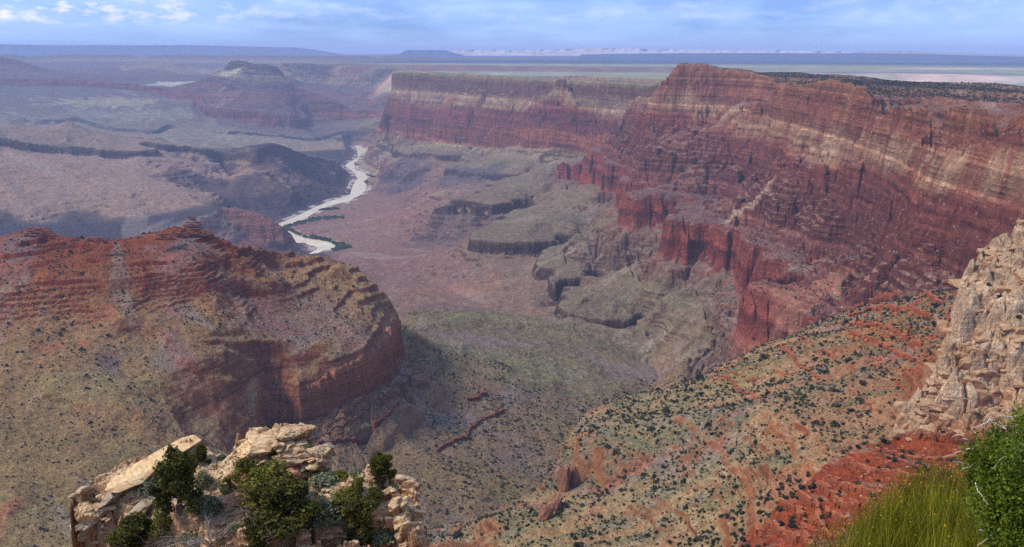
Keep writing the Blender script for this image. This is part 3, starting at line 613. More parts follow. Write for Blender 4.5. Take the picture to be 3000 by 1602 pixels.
PATCH = [  # px, py, z/D spec, radius x, radius y (m), colour, strength, rock too
 (1210, 905, -970, 0, 160, 90, (122, 116, 70), .3, 0), (1420, 918, -1010, 0, 260, 110, (124, 120, 66), .38, 0), (1560, 950, -1035, 0, 220, 110, (122, 116, 70), .3, 0),
 (1450, 1070, -985, 0, 260, 220, (126, 120, 78), .4, 0), (1650, 1100, -1040, 0, 260, 240, (126, 118, 80), .4, 0),
 (1330, 862, -1215, 0, 260, 150, (160, 108, 76), .4, 0), (1000, 860, -655, 0, 120, 160, (178, 134, 84), .6, 0), (1050, 920, -680, 0, 80, 150, (178, 134, 84), .6, 0),
 (300, 1120, -640, 0, 180, 60, (150, 138, 82), .4, 0), (900, 1180, -880, 0, 300, 120, (128, 100, 90), .5, 0),
 (1100, 650, -1395, 0, 700, 500, (140, 100, 84), .4, 0), (900, 732, -1440, 0, 110, 90, (196, 176, 160), .8, 0),
 (1130, 470, -1300, 0, 500, 700, (150, 142, 116), .5, 0), (300, 520, -1180, 0, 1500, 900, (164, 130, 112), .5, 0),
 (820, 470, -1130, 0, 900, 600, (58, 48, 52), .92, 1), (700, 560, -1270, 0, 650, 350, (66, 50, 50), .8, 1), (870, 520, -1260, 0, 700, 500, (84, 58, 56), .7, 1), (600, 455, -1060, 0, 350, 160, (66, 54, 52), .8, 1),  # dark hills: lava tone plus cloud shade painted into soil and rock
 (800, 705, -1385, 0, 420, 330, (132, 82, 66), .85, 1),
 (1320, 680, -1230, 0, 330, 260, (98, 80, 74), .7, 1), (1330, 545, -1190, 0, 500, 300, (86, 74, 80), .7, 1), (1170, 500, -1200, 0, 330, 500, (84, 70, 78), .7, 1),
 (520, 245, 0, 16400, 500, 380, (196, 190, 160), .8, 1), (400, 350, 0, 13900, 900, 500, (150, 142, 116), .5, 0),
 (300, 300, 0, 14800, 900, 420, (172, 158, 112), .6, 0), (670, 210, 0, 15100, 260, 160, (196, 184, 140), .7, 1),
 (2350, 870, -700, 0, 90, 130, (176, 132, 104), .6, 1), (2180, 690, -740, 0, 60, 200, (150, 92, 72), .5, 1), (2250, 930, -790, 0, 160, 200, (146, 80, 60), .5, 1),
 (2200, 400, -340, 0, 90, 160, (196, 164, 128), .6, 1)]
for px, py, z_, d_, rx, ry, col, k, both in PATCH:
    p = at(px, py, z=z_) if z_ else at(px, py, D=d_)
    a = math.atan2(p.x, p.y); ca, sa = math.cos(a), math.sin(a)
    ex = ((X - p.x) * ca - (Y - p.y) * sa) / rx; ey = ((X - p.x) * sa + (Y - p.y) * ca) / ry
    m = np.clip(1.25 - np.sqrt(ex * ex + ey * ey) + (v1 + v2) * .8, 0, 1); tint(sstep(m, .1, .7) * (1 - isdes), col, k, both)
# desert: bright sand, far dark scrub with haze blue mixed into its colour, green-grey grass belts
des = sstep(isdes, .4, .8); rt = sstep(AZm, math.radians(8), math.radians(20))
zone = fbm(X * .35, Y, 2600, 3, 51)
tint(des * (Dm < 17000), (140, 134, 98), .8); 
tint(des * sstep(Dm, 18300, 20500), (46, 60, 92), .95, True)  # far scrub, the blue of the haze painted into it
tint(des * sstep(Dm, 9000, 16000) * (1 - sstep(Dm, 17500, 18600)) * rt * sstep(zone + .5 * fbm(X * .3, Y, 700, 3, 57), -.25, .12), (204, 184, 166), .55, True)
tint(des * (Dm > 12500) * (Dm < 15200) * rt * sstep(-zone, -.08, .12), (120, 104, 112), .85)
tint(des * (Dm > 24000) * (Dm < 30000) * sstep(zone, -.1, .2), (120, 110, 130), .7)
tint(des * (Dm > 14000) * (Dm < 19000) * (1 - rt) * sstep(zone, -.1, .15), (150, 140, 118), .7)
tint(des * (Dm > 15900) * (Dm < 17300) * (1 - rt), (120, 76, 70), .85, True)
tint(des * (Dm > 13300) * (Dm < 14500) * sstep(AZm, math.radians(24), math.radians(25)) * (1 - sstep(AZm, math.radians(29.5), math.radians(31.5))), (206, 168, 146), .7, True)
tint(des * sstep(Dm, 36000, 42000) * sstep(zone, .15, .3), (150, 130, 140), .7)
# river banks: tamarisk green, pale sand
bankn = gn(X / 90, Y / 90, 95)
rightbank = sstep(bankn, -.1, .15)
tint((RD < 60) * (RD > 0) * sstep(-gn(X / 160, Y / 160, 97), -.05, .2), (206, 190, 168), .7)

# ------------------------------------------------------------------ terrain materials
def rock_material(name, lam, bump, bed=1.0, speck=1.0, st=(.86, .66)):
    m = bpy.data.materials.new(name); m.use_nodes = True; t = NT(m.node_tree); t.n.clear()
    geo = t.node('ShaderNodeNewGeometry'); P = geo.outputs['Position']; nz = t.node('ShaderNodeSeparateXYZ', ins={0: geo.outputs['True Normal']}).outputs[2]
    pz = t.node('ShaderNodeSeparateXYZ', ins={0: P}); z = pz.outputs[2]
    rock = t.node('ShaderNodeAttribute', attribute_name='rock').outputs[0]; soil = t.node('ShaderNodeAttribute', attribute_name='soil').outputs[0]
    big = t.noise(P, 1 / (lam * 14), 4, .6); mid = t.noise(P, 1 / (lam * 3.2), 5, .65); fine = t.noise(P, 1 / lam, 4, .7)
    zb = t.math('ADD', z, t.math('MULTIPLY', t.math('SUBTRACT', big, .5), lam * .9))
    bed1 = t.noise(zb, 1 / (lam * 1.6), 3, .7, dim='1D'); bed2 = t.noise(zb, 1 / (lam * 6.5), 2, .6, dim='1D')
    vv = t.node('ShaderNodeCombineXYZ', ins={0: pz.outputs[0], 1: pz.outputs[1], 2: t.math('MULTIPLY', z, .5)}).outputs[0]
    joint = t.noise(vv, 1 / (lam * 2.4), 5, .68)
    steep = t.rng(t.math('ADD', nz, t.math('MULTIPLY', t.math('SUBTRACT', mid, .5), .35)), st[0], st[1])
    brk = t.rng(t.noise(P, 1 / (lam * 7), 3, .6), .38, .62)
    f1 = t.math('ADD', 1.0, t.math('MULTIPLY', brk, t.rng(bed1, .36, .64, -.42 * bed, .34 * bed))); f2 = t.rng(bed2, .3, .7, 1 - .26 * bed, 1 + .24 * bed); f3 = t.rng(joint, .36, .64, .70, 1.24)
    rf = t.math('MULTIPLY', t.math('MULTIPLY', f1, f2), f3)
    rc = t.mix(1.0, rock, t.node('ShaderNodeCombineXYZ', ins={0: rf, 1: t.math('POWER', rf, 1.12), 2: t.math('POWER', rf, 1.15)}).outputs[0], 'MULTIPLY')
    sf = t.math('MULTIPLY', t.math('MULTIPLY', t.rng(mid, .34, .66, .70, 1.26), t.rng(fine, .34, .66, 1 - .42 * speck, 1 + .42 * speck)), t.rng(t.noise(P, 1 / (lam * .45), 3, .7), .36, .64, 1 - .3 * speck, 1 + .3 * speck))
    sc = t.mix(1.0, soil, t.node('ShaderNodeCombineXYZ', ins={0: sf, 1: sf, 2: sf}).outputs[0], 'MULTIPLY')
    col = t.mix(steep, sc, rc)
    # scattered pale and dark blocks
    vo = t.node('ShaderNodeTexVoronoi', ins={'Vector': P, 'Scale': 1 / (lam * 1.1)}); dist = vo.outputs['Distance']; vc = t.node('ShaderNodeSeparateColor', ins={0: vo.outputs['Color']})
    blk = t.math('MULTIPLY', t.rng(dist, .34, .24), t.rng(vc.outputs[0], .80, .84)); dk = t.math('MULTIPLY', t.rng(dist, .38, .28), t.rng(vc.outputs[1], .82, .86))
    col = t.mix(t.math('MULTIPLY', blk, .55 * speck), col, t.mix(.5, t.vmath('MULTIPLY', col, (1.9, 1.8, 1.75)), srgb(205, 180, 160)))
    col = t.mix(t.math('MULTIPLY', dk, .5 * speck), col, t.vmath('MULTIPLY', col, (.4, .42, .42)))
    bs = t.node('ShaderNodeBsdfPrincipled', ins={'Base Color': col, 'Roughness': .93, 'Specular IOR Level': .12})
    hsum = t.math('ADD', t.math('MULTIPLY', mid, 2.2), t.math('ADD', fine, t.math('MULTIPLY', joint, t.math('MULTIPLY', steep, 2.2))))
    bp = t.node('ShaderNodeBump', ins={'Height': hsum, 'Strength': 1.0, 'Distance': lam * bump})
    t.l.new(bp.outputs[0], bs.inputs['Normal'])
    t.l.new(bs.outputs[0], t.node('ShaderNodeOutputMaterial').inputs[0])
    return m
MATS = {'near': rock_material('scree_and_rock_near', 4.0, .9), 'mid': rock_material('scree_and_rock_middle', 11.0, .7, 1.5, .8, (.80, .60)), 'far': rock_material('rock_far', 34.0, .7, 1.4, .6, (.94, .80)),
        'desert': rock_material('desert_soil', 160.0, .1, .2, .15)}

# ------------------------------------------------------------------ cut the terrain into its landforms (each face belongs to one)
lab_f = LB[np.clip(np.rint(UI), 0, NU).astype(int), np.clip(np.rint(AI), 0, NA).astype(int)]
lf = lab_f[:-1, :-1]
names = {0: ('ridge', 'near', 'Red capped ridge and its scree with a cliff band, on the left in front of the river', 'ridge'),
         1: ('hillside', 'near', 'Tan slope dotted with shrubs running down to a small red fin of rock', 'hillside'),
         2: ('cliff_spur', 'near', 'Bright red ledges below a pale cracked buttress at the right edge', 'cliff'),
         3: ('canyon_wall', 'mid', 'High red and pale canyon wall with a wooded flat top on the right', 'canyon wall'),
         4: ('canyon_floor', 'mid', 'Grey green benches with dark cliff rims and red slopes beside the river', 'canyon floor'),
         5: ('mesa', 'mid', 'Tan mesa and dark hills on the far bank left of the river', 'mesa'),
         6: ('cliff_line', 'far', 'Long banded cliff line with flat green top beyond the river', 'cliff'),
         7: ('buttes', 'far', 'Hazy purple buttes and benches filling the far left of the canyon', 'buttes'),
         8: ('desert_plain', 'desert', 'Flat pale desert plain reaching to the horizon', 'plain')}
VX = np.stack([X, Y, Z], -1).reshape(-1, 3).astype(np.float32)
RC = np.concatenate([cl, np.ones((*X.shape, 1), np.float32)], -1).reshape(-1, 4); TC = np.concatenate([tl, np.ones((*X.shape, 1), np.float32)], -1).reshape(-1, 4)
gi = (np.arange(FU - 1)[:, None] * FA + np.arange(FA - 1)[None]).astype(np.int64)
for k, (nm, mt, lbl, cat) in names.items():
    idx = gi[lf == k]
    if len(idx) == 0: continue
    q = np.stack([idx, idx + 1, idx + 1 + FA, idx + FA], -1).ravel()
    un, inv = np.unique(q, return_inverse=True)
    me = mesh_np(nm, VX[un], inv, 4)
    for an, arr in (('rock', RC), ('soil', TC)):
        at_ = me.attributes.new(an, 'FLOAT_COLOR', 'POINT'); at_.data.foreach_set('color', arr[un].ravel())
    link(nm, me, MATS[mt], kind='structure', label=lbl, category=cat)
del RC, TC
# near canyon side below the viewpoint, under the frame
def below():
    r = np.geomspace(6, 422, 60); a = np.linspace(AZ0, AZ1, 160); R_, A_ = np.meshgrid(r, a, indexing='ij')
    zz = -(.80 + .12 * sstep(R_, 100, 400)) * R_ - 1.5
    z420 = np.interp(a, AZF, Z[0]); zz = zz * (1 - sstep(R_, 200, 422)) + z420[None] * sstep(R_, 200, 422)
    x, y = R_ * np.sin(A_), R_ * np.cos(A_); zz = zz - np.abs(fbm(x, y, 18, 3, 5)) * np.minimum(R_ * .02, 4)
    ix = (np.arange(59)[:, None] * 160 + np.arange(159)[None]); q = np.stack([ix, ix + 1, ix + 161, ix + 160], -1).ravel()
    me = mesh_np('hillside_near', np.stack([x, y, zz], -1).reshape(-1, 3), q, 4)
    for an, c in (('rock', srgb(170, 110, 75)), ('soil', srgb(165, 125, 90))):
        at_ = me.attributes.new(an, 'FLOAT_COLOR', 'POINT'); at_.data.foreach_set('color', np.tile((*c, 1), len(me.vertices)))
    link('hillside', me, MATS['near'], kind='structure', label='Steep canyon side just below the viewpoint', category='hillside')
below()

# ------------------------------------------------------------------ river water
def simple_mat(name, col, rough=.8, spec=.2, var=.25, scale=2.0, bump=0.0, trans=None):
    m = bpy.data.materials.new(name); m.use_nodes = True; t = NT(m.node_tree); t.n.clear()
    P = t.node('ShaderNodeTexCoord').outputs['Object']
    n = t.noise(P, scale, 5, .6); f = t.rng(n, .3, .7, 1 - var, 1 + var)
    c = t.mix(1.0, col, t.node('ShaderNodeCombineXYZ', ins={0: f, 1: f, 2: f}).outputs[0], 'MULTIPLY')
    bs = t.node('ShaderNodeBsdfPrincipled', ins={'Base Color': c, 'Roughness': rough, 'Specular IOR Level': spec})
    if bump: t.l.new(t.node('ShaderNodeBump', ins={'Height': n, 'Distance': bump}).outputs[0], bs.inputs['Normal'])
    out = t.node('ShaderNodeOutputMaterial')
    if trans:
        tr = t.node('ShaderNodeBsdfTranslucent', ins={'Color': c}); mx = t.node('ShaderNodeMixShader', ins={0: trans})
        t.l.new(bs.outputs[0], mx.inputs[1]); t.l.new(tr.outputs[0], mx.inputs[2]); t.l.new(mx.outputs[0], out.inputs[0])
    else: t.l.new(bs.outputs[0], out.inputs[0])
    return m
def river():
    import bmesh
    from mathutils.geometry import tessellate_polygon
    P = PA_.copy(); c = P.mean(0)
    # grow slightly so that it tucks under the banks
    n = len(P); G = []
    for i in range(n):
        a, b = P[i - 1], P[(i + 1) % n]; d = b - a; nrm = np.array([d[1], -d[0]]) / (np.hypot(*d) + 1e-6); G.append(P[i] + nrm * 2)
    area = 0.5 * sum(P[i][0] * P[(i + 1) % n][1] - P[(i + 1) % n][0] * P[i][1] for i in range(n))
    G = np.array(G) if area > 0 else 2 * P - np.array(G)
    v = [Vector((x, y, 0)) for x, y in G]; tr = tessellate_polygon([v])
    me = bpy.data.meshes.new('river'); me.from_pydata([(x, y, RIVZ) for x, y in G], [], [t_[::-1] if True else t_ for t_ in tr]); me.update()
    if me.polygons and me.polygons[0].normal.z < 0: me.flip_normals()
    link('river', me, simple_mat('muddy_water', srgb(220, 198, 156), .32, .5, .16, .012, .6), kind='structure', label='Wide muddy cream river winding through the canyon floor', category='river')
river()

# ------------------------------------------------------------------ far skyline: mesa and ranges at the horizon
def skyline(name, txt, D, depth, base_z, mat, lbl, cat, rough=0.0, tal=.5):
    P = [tuple(map(float, t.split(','))) for t in txt.split()]
    xs = np.arange(P[0][0], P[-1][0] + 1, 4.0); ys = np.interp(xs, [p[0] for p in P], [p[1] for p in P])
    if rough: ys = ys + rough * np.array([float(gn(np.array([x / 22.]), np.array([D / 1e4]), 3)[0]) for x in xs]) * 2
    x, y, t = unproj(xs, ys); n = len(xs); top = t * D; h = np.maximum(top - base_z, 1)
    rows = []
    for dd, kk in ((-1.0, 0), (-.45, .45), (-.18, .62), (-.06, .97), (0, 1), (.6, 1.0), (1.0, 0)):
        sc = D + dd * (depth if dd > 0 else depth * tal); jit = fbm(xs, xs * 0 + dd * 9, 30, 3, 8) * depth * .12 * (0 < kk < 1)
        rows.append(np.stack([x * (sc + jit), y * (sc + jit), base_z + h * kk], -1))
    V = np.concatenate(rows); ix = (np.arange(len(rows) - 1)[:, None] * n + np.arange(n - 1)[None]); q = np.stack([ix, ix + 1, ix + n + 1, ix + n], -1).ravel()
    me = mesh_np(name, V, q, 4); link(name, me, mat, kind='structure', label=lbl, category=cat)
m_blue = simple_mat('distant_hazed_scrub', srgb(60, 74, 104), .95, .05, .2, .0006)  # scrub whose base colour already holds the blue of distant haze
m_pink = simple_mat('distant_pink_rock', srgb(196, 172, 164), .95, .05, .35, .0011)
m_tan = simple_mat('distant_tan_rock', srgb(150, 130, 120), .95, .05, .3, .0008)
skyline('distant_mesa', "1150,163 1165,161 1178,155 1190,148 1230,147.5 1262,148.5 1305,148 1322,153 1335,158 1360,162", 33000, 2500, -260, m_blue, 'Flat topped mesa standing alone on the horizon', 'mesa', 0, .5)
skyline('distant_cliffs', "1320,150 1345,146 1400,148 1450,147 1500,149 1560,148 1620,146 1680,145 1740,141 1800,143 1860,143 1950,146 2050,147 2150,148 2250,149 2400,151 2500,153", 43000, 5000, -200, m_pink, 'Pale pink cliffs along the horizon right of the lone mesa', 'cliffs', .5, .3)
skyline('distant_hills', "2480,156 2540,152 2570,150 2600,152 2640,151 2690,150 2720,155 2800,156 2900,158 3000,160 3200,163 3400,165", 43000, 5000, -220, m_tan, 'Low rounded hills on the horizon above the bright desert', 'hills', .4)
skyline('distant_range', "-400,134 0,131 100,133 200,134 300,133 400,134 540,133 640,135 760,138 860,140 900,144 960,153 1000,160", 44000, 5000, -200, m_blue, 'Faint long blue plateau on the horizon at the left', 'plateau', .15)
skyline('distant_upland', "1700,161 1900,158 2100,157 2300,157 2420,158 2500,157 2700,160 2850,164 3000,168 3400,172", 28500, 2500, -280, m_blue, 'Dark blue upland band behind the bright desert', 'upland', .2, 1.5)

#==PART2==
# ------------------------------------------------------------------ picking points on the ground
def pick(px, py, up=0.0):
    x, y, t = unproj(px, py); a = math.atan2(x, y); j = (a - AZ0) / (AZ1 - AZ0) * (FA - 1)
    j0 = int(np.clip(round(j), 0, FA - 1)); col = Z[:, j0] - t * Dm[:, 0]
    k = np.argmax(col >= 0)
    if col[k] < 0: k = FU - 1
    D = float(Dm[k, 0])
    if k > 0:
        c0, c1 = col[k - 1], col[k]; f = float(np.clip(-c0 / (c1 - c0 + 1e-9), 0, 1)); D = float(Dm[k - 1, 0] * (1 - f) + Dm[k, 0] * f)
    return Vector((float(x * D), float(y * D), float(t * D + up)))
def ground_z(x, y):
    D = np.hypot(x, y); a = np.arctan2(x, y)
    i = np.clip(np.searchsorted(us, np.log(D)), 1, FU - 1) - 1; fi = np.clip((np.log(D) - us[i]) / (us[i + 1] - us[i]), 0, 1)
    j = (a - AZ0) / (AZ1 - AZ0) * (FA - 1); j0 = np.clip(j.astype(int), 0, FA - 2); fj = j - j0
    return (Z[i, j0] * (1 - fi) + Z[i + 1, j0] * fi) * (1 - fj) + (Z[i, j0 + 1] * (1 - fi) + Z[i + 1, j0 + 1] * fi) * fj, i, j0

# ------------------------------------------------------------------ plant materials
def leaf_mat(name, a, b, c, trans=.25, scale=1.0):
    m = bpy.data.materials.new(name); m.use_nodes = True; t = NT(m.node_tree); t.n.clear()
    P = t.node('ShaderNodeNewGeometry').outputs['Position']; oi = t.node('ShaderNodeObjectInfo').outputs['Random']
    rnd = t.node('ShaderNodeAttribute', attribute_name='leaf').outputs['Fac']
    n = t.noise(P, scale, 3, .6)
    col = t.mix(t.rng(rnd, 0, 1), a, b); col = t.mix(t.rng(n, .45, .7), col, c)
    f = t.math('ADD', .82, t.math('MULTIPLY', oi, .36)); col = t.mix(1.0, col, t.node('ShaderNodeCombineXYZ', ins={0: f, 1: f, 2: f}).outputs[0], 'MULTIPLY')
    bs = t.node('ShaderNodeBsdfPrincipled', ins={'Base Color': col, 'Roughness': .75, 'Specular IOR Level': .15})
    tr = t.node('ShaderNodeBsdfTranslucent', ins={'Color': col}); mx = t.node('ShaderNodeMixShader', ins={0: trans})
    t.l.new(bs.outputs[0], mx.inputs[1]); t.l.new(tr.outputs[0], mx.inputs[2]); t.l.new(mx.outputs[0], t.node('ShaderNodeOutputMaterial').inputs[0])
    return m
M_JUN = leaf_mat('juniper_leaf', srgb(66, 70, 26), srgb(116, 106, 42), srgb(44, 50, 20), .15, 1.4)
M_OLV = leaf_mat('olive_juniper_leaf', srgb(100, 98, 36), srgb(138, 126, 54), srgb(72, 74, 28), .2, 1.4)
M_SAGE = leaf_mat('sage_leaf', srgb(112, 114, 80), srgb(144, 142, 104), srgb(82, 88, 60), .1, 3.0)
M_FAR = leaf_mat('scrub_leaf', srgb(56, 60, 38), srgb(78, 76, 46), srgb(46, 50, 34), .05, .05)
M_TAM = leaf_mat('tamarisk_leaf', srgb(66, 88, 60), srgb(90, 110, 74), srgb(54, 76, 54), .05, .01)
M_BRI = leaf_mat('bright_juniper_leaf', srgb(78, 100, 26), srgb(136, 146, 46), srgb(40, 58, 16), .35, 9.0)
M_EPH = leaf_mat('green_stem', srgb(64, 82, 12), srgb(160, 148, 40), srgb(40, 54, 10), .25, 5.0)
M_FLW = simple_mat('yellow_cone', srgb(186, 150, 40), .8, .1, .3, 30)
M_BARK = simple_mat('bark', srgb(96, 80, 66), .95, .1, .35, 8.0, .02)
M_DEAD = simple_mat('weathered_twig', srgb(150, 136, 124), .9, .1, .3, 8.0)
M_WHITE = simple_mat('bleached_twig', srgb(214, 204, 192), .9, .1, .2, 8.0)

def quads(pts, size, rng, flat=0.0, aspect=1.0):
    """small leaf quads at pts"""
    n = len(pts); a = rng.standard_normal((n, 3)); a /= np.linalg.norm(a, axis=1)[:, None]
    b = rng.standard_normal((n, 3)); b -= (b * a).sum(1)[:, None] * a; b /= np.linalg.norm(b, axis=1)[:, None]
    s = (size * rng.uniform(.6, 1.4, n))[:, None] * .5
    V = np.stack([pts - a * s * aspect - b * s, pts + a * s * aspect - b * s * .6, pts + a * s * aspect * .8 + b * s, pts - a * s * aspect * .7 + b * s * .8], 1).reshape(-1, 3)
    return V
def leaf_mesh(name, pts, size, rng, mat, aspect=1.0):
    V = quads(pts, size, rng, aspect=aspect); n = len(pts)
    me = mesh_np(name, V, np.arange(4 * n), 4, False)
    at_ = me.attributes.new('leaf', 'FLOAT', 'POINT'); r = np.repeat(rng.random(n), 4); at_.data.foreach_set('value', r.astype(np.float32))
    me.materials.append(mat); return me
def tubes(name, segs, mat, sides=5):
    """segs: list of (points, radii) polylines -> one mesh"""
    V = []; Fc = []; off = 0
    for P, R in segs:
        P = np.asarray(P, float); n = len(P)
        for i in range(n):
            d = P[min(i + 1, n - 1)] - P[max(i - 1, 0)]; d = d / (np.linalg.norm(d) + 1e-9)
            u = np.cross(d, (.31, .27, .91)); u /= np.linalg.norm(u) + 1e-9; v = np.cross(d, u)
            for k in range(sides):
                a = 2 * math.pi * k / sides; V.append(P[i] + R[i] * (math.cos(a) * u + math.sin(a) * v))
        for i in range(n - 1):
            for k in range(sides):
                k2 = (k + 1) % sides; Fc += [off + i * sides + k, off + i * sides + k2, off + (i + 1) * sides + k2, off + (i + 1) * sides + k]
        off += n * sides
    me = mesh_np(name, np.array(V), np.array(Fc), 4, True); me.materials.append(mat); return me
def limb(p, d, L, r, depth, rng, out, wob=.35, ends=None, nb=(2, 4), taper=.55):
    n = 6; P = [np.array(p, float)]; R = [r]; d = np.array(d, float)
    for i in range(n):
        d = d + rng.standard_normal(3) * wob * .5; d /= np.linalg.norm(d); P.append(P[-1] + d * L / n); R.append(r * (1 - (1 - taper) * (i + 1) / n))
    out.append((P, R))
    if depth == 0:
        if ends is not None: ends.append(P[-1]); ends.append(P[-3])
        return
    for k in range(rng.integers(*nb) + 1):
        i = rng.integers(2, n + 1); dd = d + rng.standard_normal(3) * .75; dd[2] = abs(dd[2]) * .7 + .05; dd /= np.linalg.norm(dd)
        limb(P[i], dd, L * rng.uniform(.5, .75), R[i] * .65, depth - 1, rng, out, wob, ends, nb, taper)
def juniper(seed, nleaf, mat, wide=1.0, holes=.0, lsize=.085):
    """unit-height juniper: returns trunk mesh and crown mesh"""
    rng = np.random.default_rng(seed); segs = []; ends = []
    for k in range(rng.integers(2, 4)):
        limb((rng.uniform(-.04, .04), rng.uniform(-.04, .04), -.08), (rng.uniform(-.5, .5) * wide, rng.uniform(-.5, .5) * wide, .9), rng.uniform(.4, .6), .035, 2, rng, segs, .45, ends)
    tr = tubes('trunk', segs, M_BARK, 5)
    lob = []
    for k in range(rng.integers(24, 34)):
        a = rng.uniform(0, 6.28); h = rng.uniform(.08, .92); rr_ = rng.uniform(.1, .36) * wide * (1.15 - .75 * h)
        lob.append((math.cos(a) * rr_, math.sin(a) * rr_, h, rng.uniform(.06, .17)))
    pts = []
    for k in range(nleaf):
        c = lob[rng.integers(len(lob))]; v = rng.standard_normal(3); v /= np.linalg.norm(v); q = rng.uniform(.35, 1.08) ** .6
        wv = 1 + .3 * math.sin(v[0] * 7 + c[0] * 30) * math.sin(v[2] * 6 + c[2] * 20)
        pts.append((c[0] + v[0] * c[3] * q * wv, c[1] + v[1] * c[3] * q * wv, max(.01, c[2] + v[2] * c[3] * q * wv)))
    cr = leaf_mesh('crown', np.array(pts), lsize, rng, mat)
    return tr, cr
JUN = [juniper(31 + k, 11000, M_JUN, [1, .8, 1.2][k], lsize=.034) for k in range(3)]; JUO = [juniper(51, 8000, M_OLV, 1.1, lsize=.032), juniper(52, 3600, M_OLV, 1.15, lsize=.034)]
def sage(seed):
    rng = np.random.default_rng(seed); v = rng.standard_normal((1400, 3)); v /= np.linalg.norm(v, axis=1)[:, None]; v[:, 2] = np.abs(v[:, 2])
    q = rng.uniform(.55, 1, 1400)[:, None]; lum = 1 + .18 * np.sin(v[:, :1] * 9 + seed) * np.sin(v[:, 1:2] * 8)
    p = v * q * lum * np.array([.55, .55, .9]); cr = leaf_mesh('crown', p, .075, rng, M_SAGE)
    segs = []; [limb((0, 0, -.05), (rng.uniform(-.8, .8), rng.uniform(-.8, .8), .7), .6, .012, 1, rng, segs, .3) for _ in range(6)]
    return tubes('stem', segs, M_BARK, 3), cr
SAG = [sage(3), sage(9)]
def dead(seed, n0, L, r, depth, mat, spread=.9):
    rng = np.random.default_rng(seed); segs = []
    for _ in range(n0): limb((0, 0, -.05), (rng.uniform(-spread, spread), rng.uniform(-spread, spread), .8), L * rng.uniform(.7, 1.1), r, depth, rng, segs, .5, None, (2, 4), .5)
    return tubes('branch', segs, mat, 4)

# ------------------------------------------------------------------ rock promontory in front, its own fine height map
def local_field(lines, a0, a1, u0, u1, na, nu):
    A = []; U = []; V = []; T = []
    for ln, rock in lines:
        pts = []
        for tok in ln.split():
            f = tok.split(','); px, py = float(f[0]), float(f[1]); x, y, t = unproj(px, py); dd = zz = None
            for q in f[2:]:
                if q[0] == 'z': zz = float(q[1:])
                else: dd = float(q[1:])
            if dd is None: dd = zz / t
            if zz is None: zz = t * dd
            pts.append((math.atan2(x, y), math.log(dd), zz))
        for p, q in zip(pts[:-1], pts[1:]):
            n = int(max(abs(p[0] - q[0]) / (a1 - a0) * na, abs(p[1] - q[1]) / (u1 - u0) * nu) * 2) + 2; t = np.linspace(0, 1, n)
            A.append(p[0] + (q[0] - p[0]) * t); U.append(p[1] + (q[1] - p[1]) * t); V.append(p[2] + (q[2] - p[2]) * t); T.append(np.full(n, rock))
    A, U, V, T = map(np.concatenate, (A, U, V, T)); f = None
    for lv in (16, 8, 4, 2, 1):
        n0, n1 = nu // lv + 1, na // lv + 1
        iu = np.rint((U - u0) / (u1 - u0) * (n0 - 1)).astype(int); ia = np.rint((A - a0) / (a1 - a0) * (n1 - 1)).astype(int)
        k = (iu >= 0) & (iu < n0) & (ia >= 0) & (ia < n1); c = np.zeros((n0, n1)); v = c.copy(); ty = c.copy()
        np.add.at(c, (iu[k], ia[k]), 1); np.add.at(v, (iu[k], ia[k]), V[k]); np.add.at(ty, (iu[k], ia[k]), T[k]); m = c > 0; v[m] /= c[m]; ty[m] /= c[m]
        K = np.stack([v, ty]); f = np.stack([np.full((n0, n1), -40.), np.zeros((n0, n1))]) if f is None else np.stack([upsample(f[0], (n0, n1)), upsample(f[1], (n0, n1))])
        f = np.where(m, K, f)
        for it in range(250 if lv > 2 else 120):
            p = np.pad(f, ((0, 0), (1, 1), (1, 1)), mode='edge'); f = np.where(m, K, (p[:, 2:, 1:-1] + p[:, :-2, 1:-1] + p[:, 1:-1, 2:] + p[:, 1:-1, :-2]) / 4)
    return f
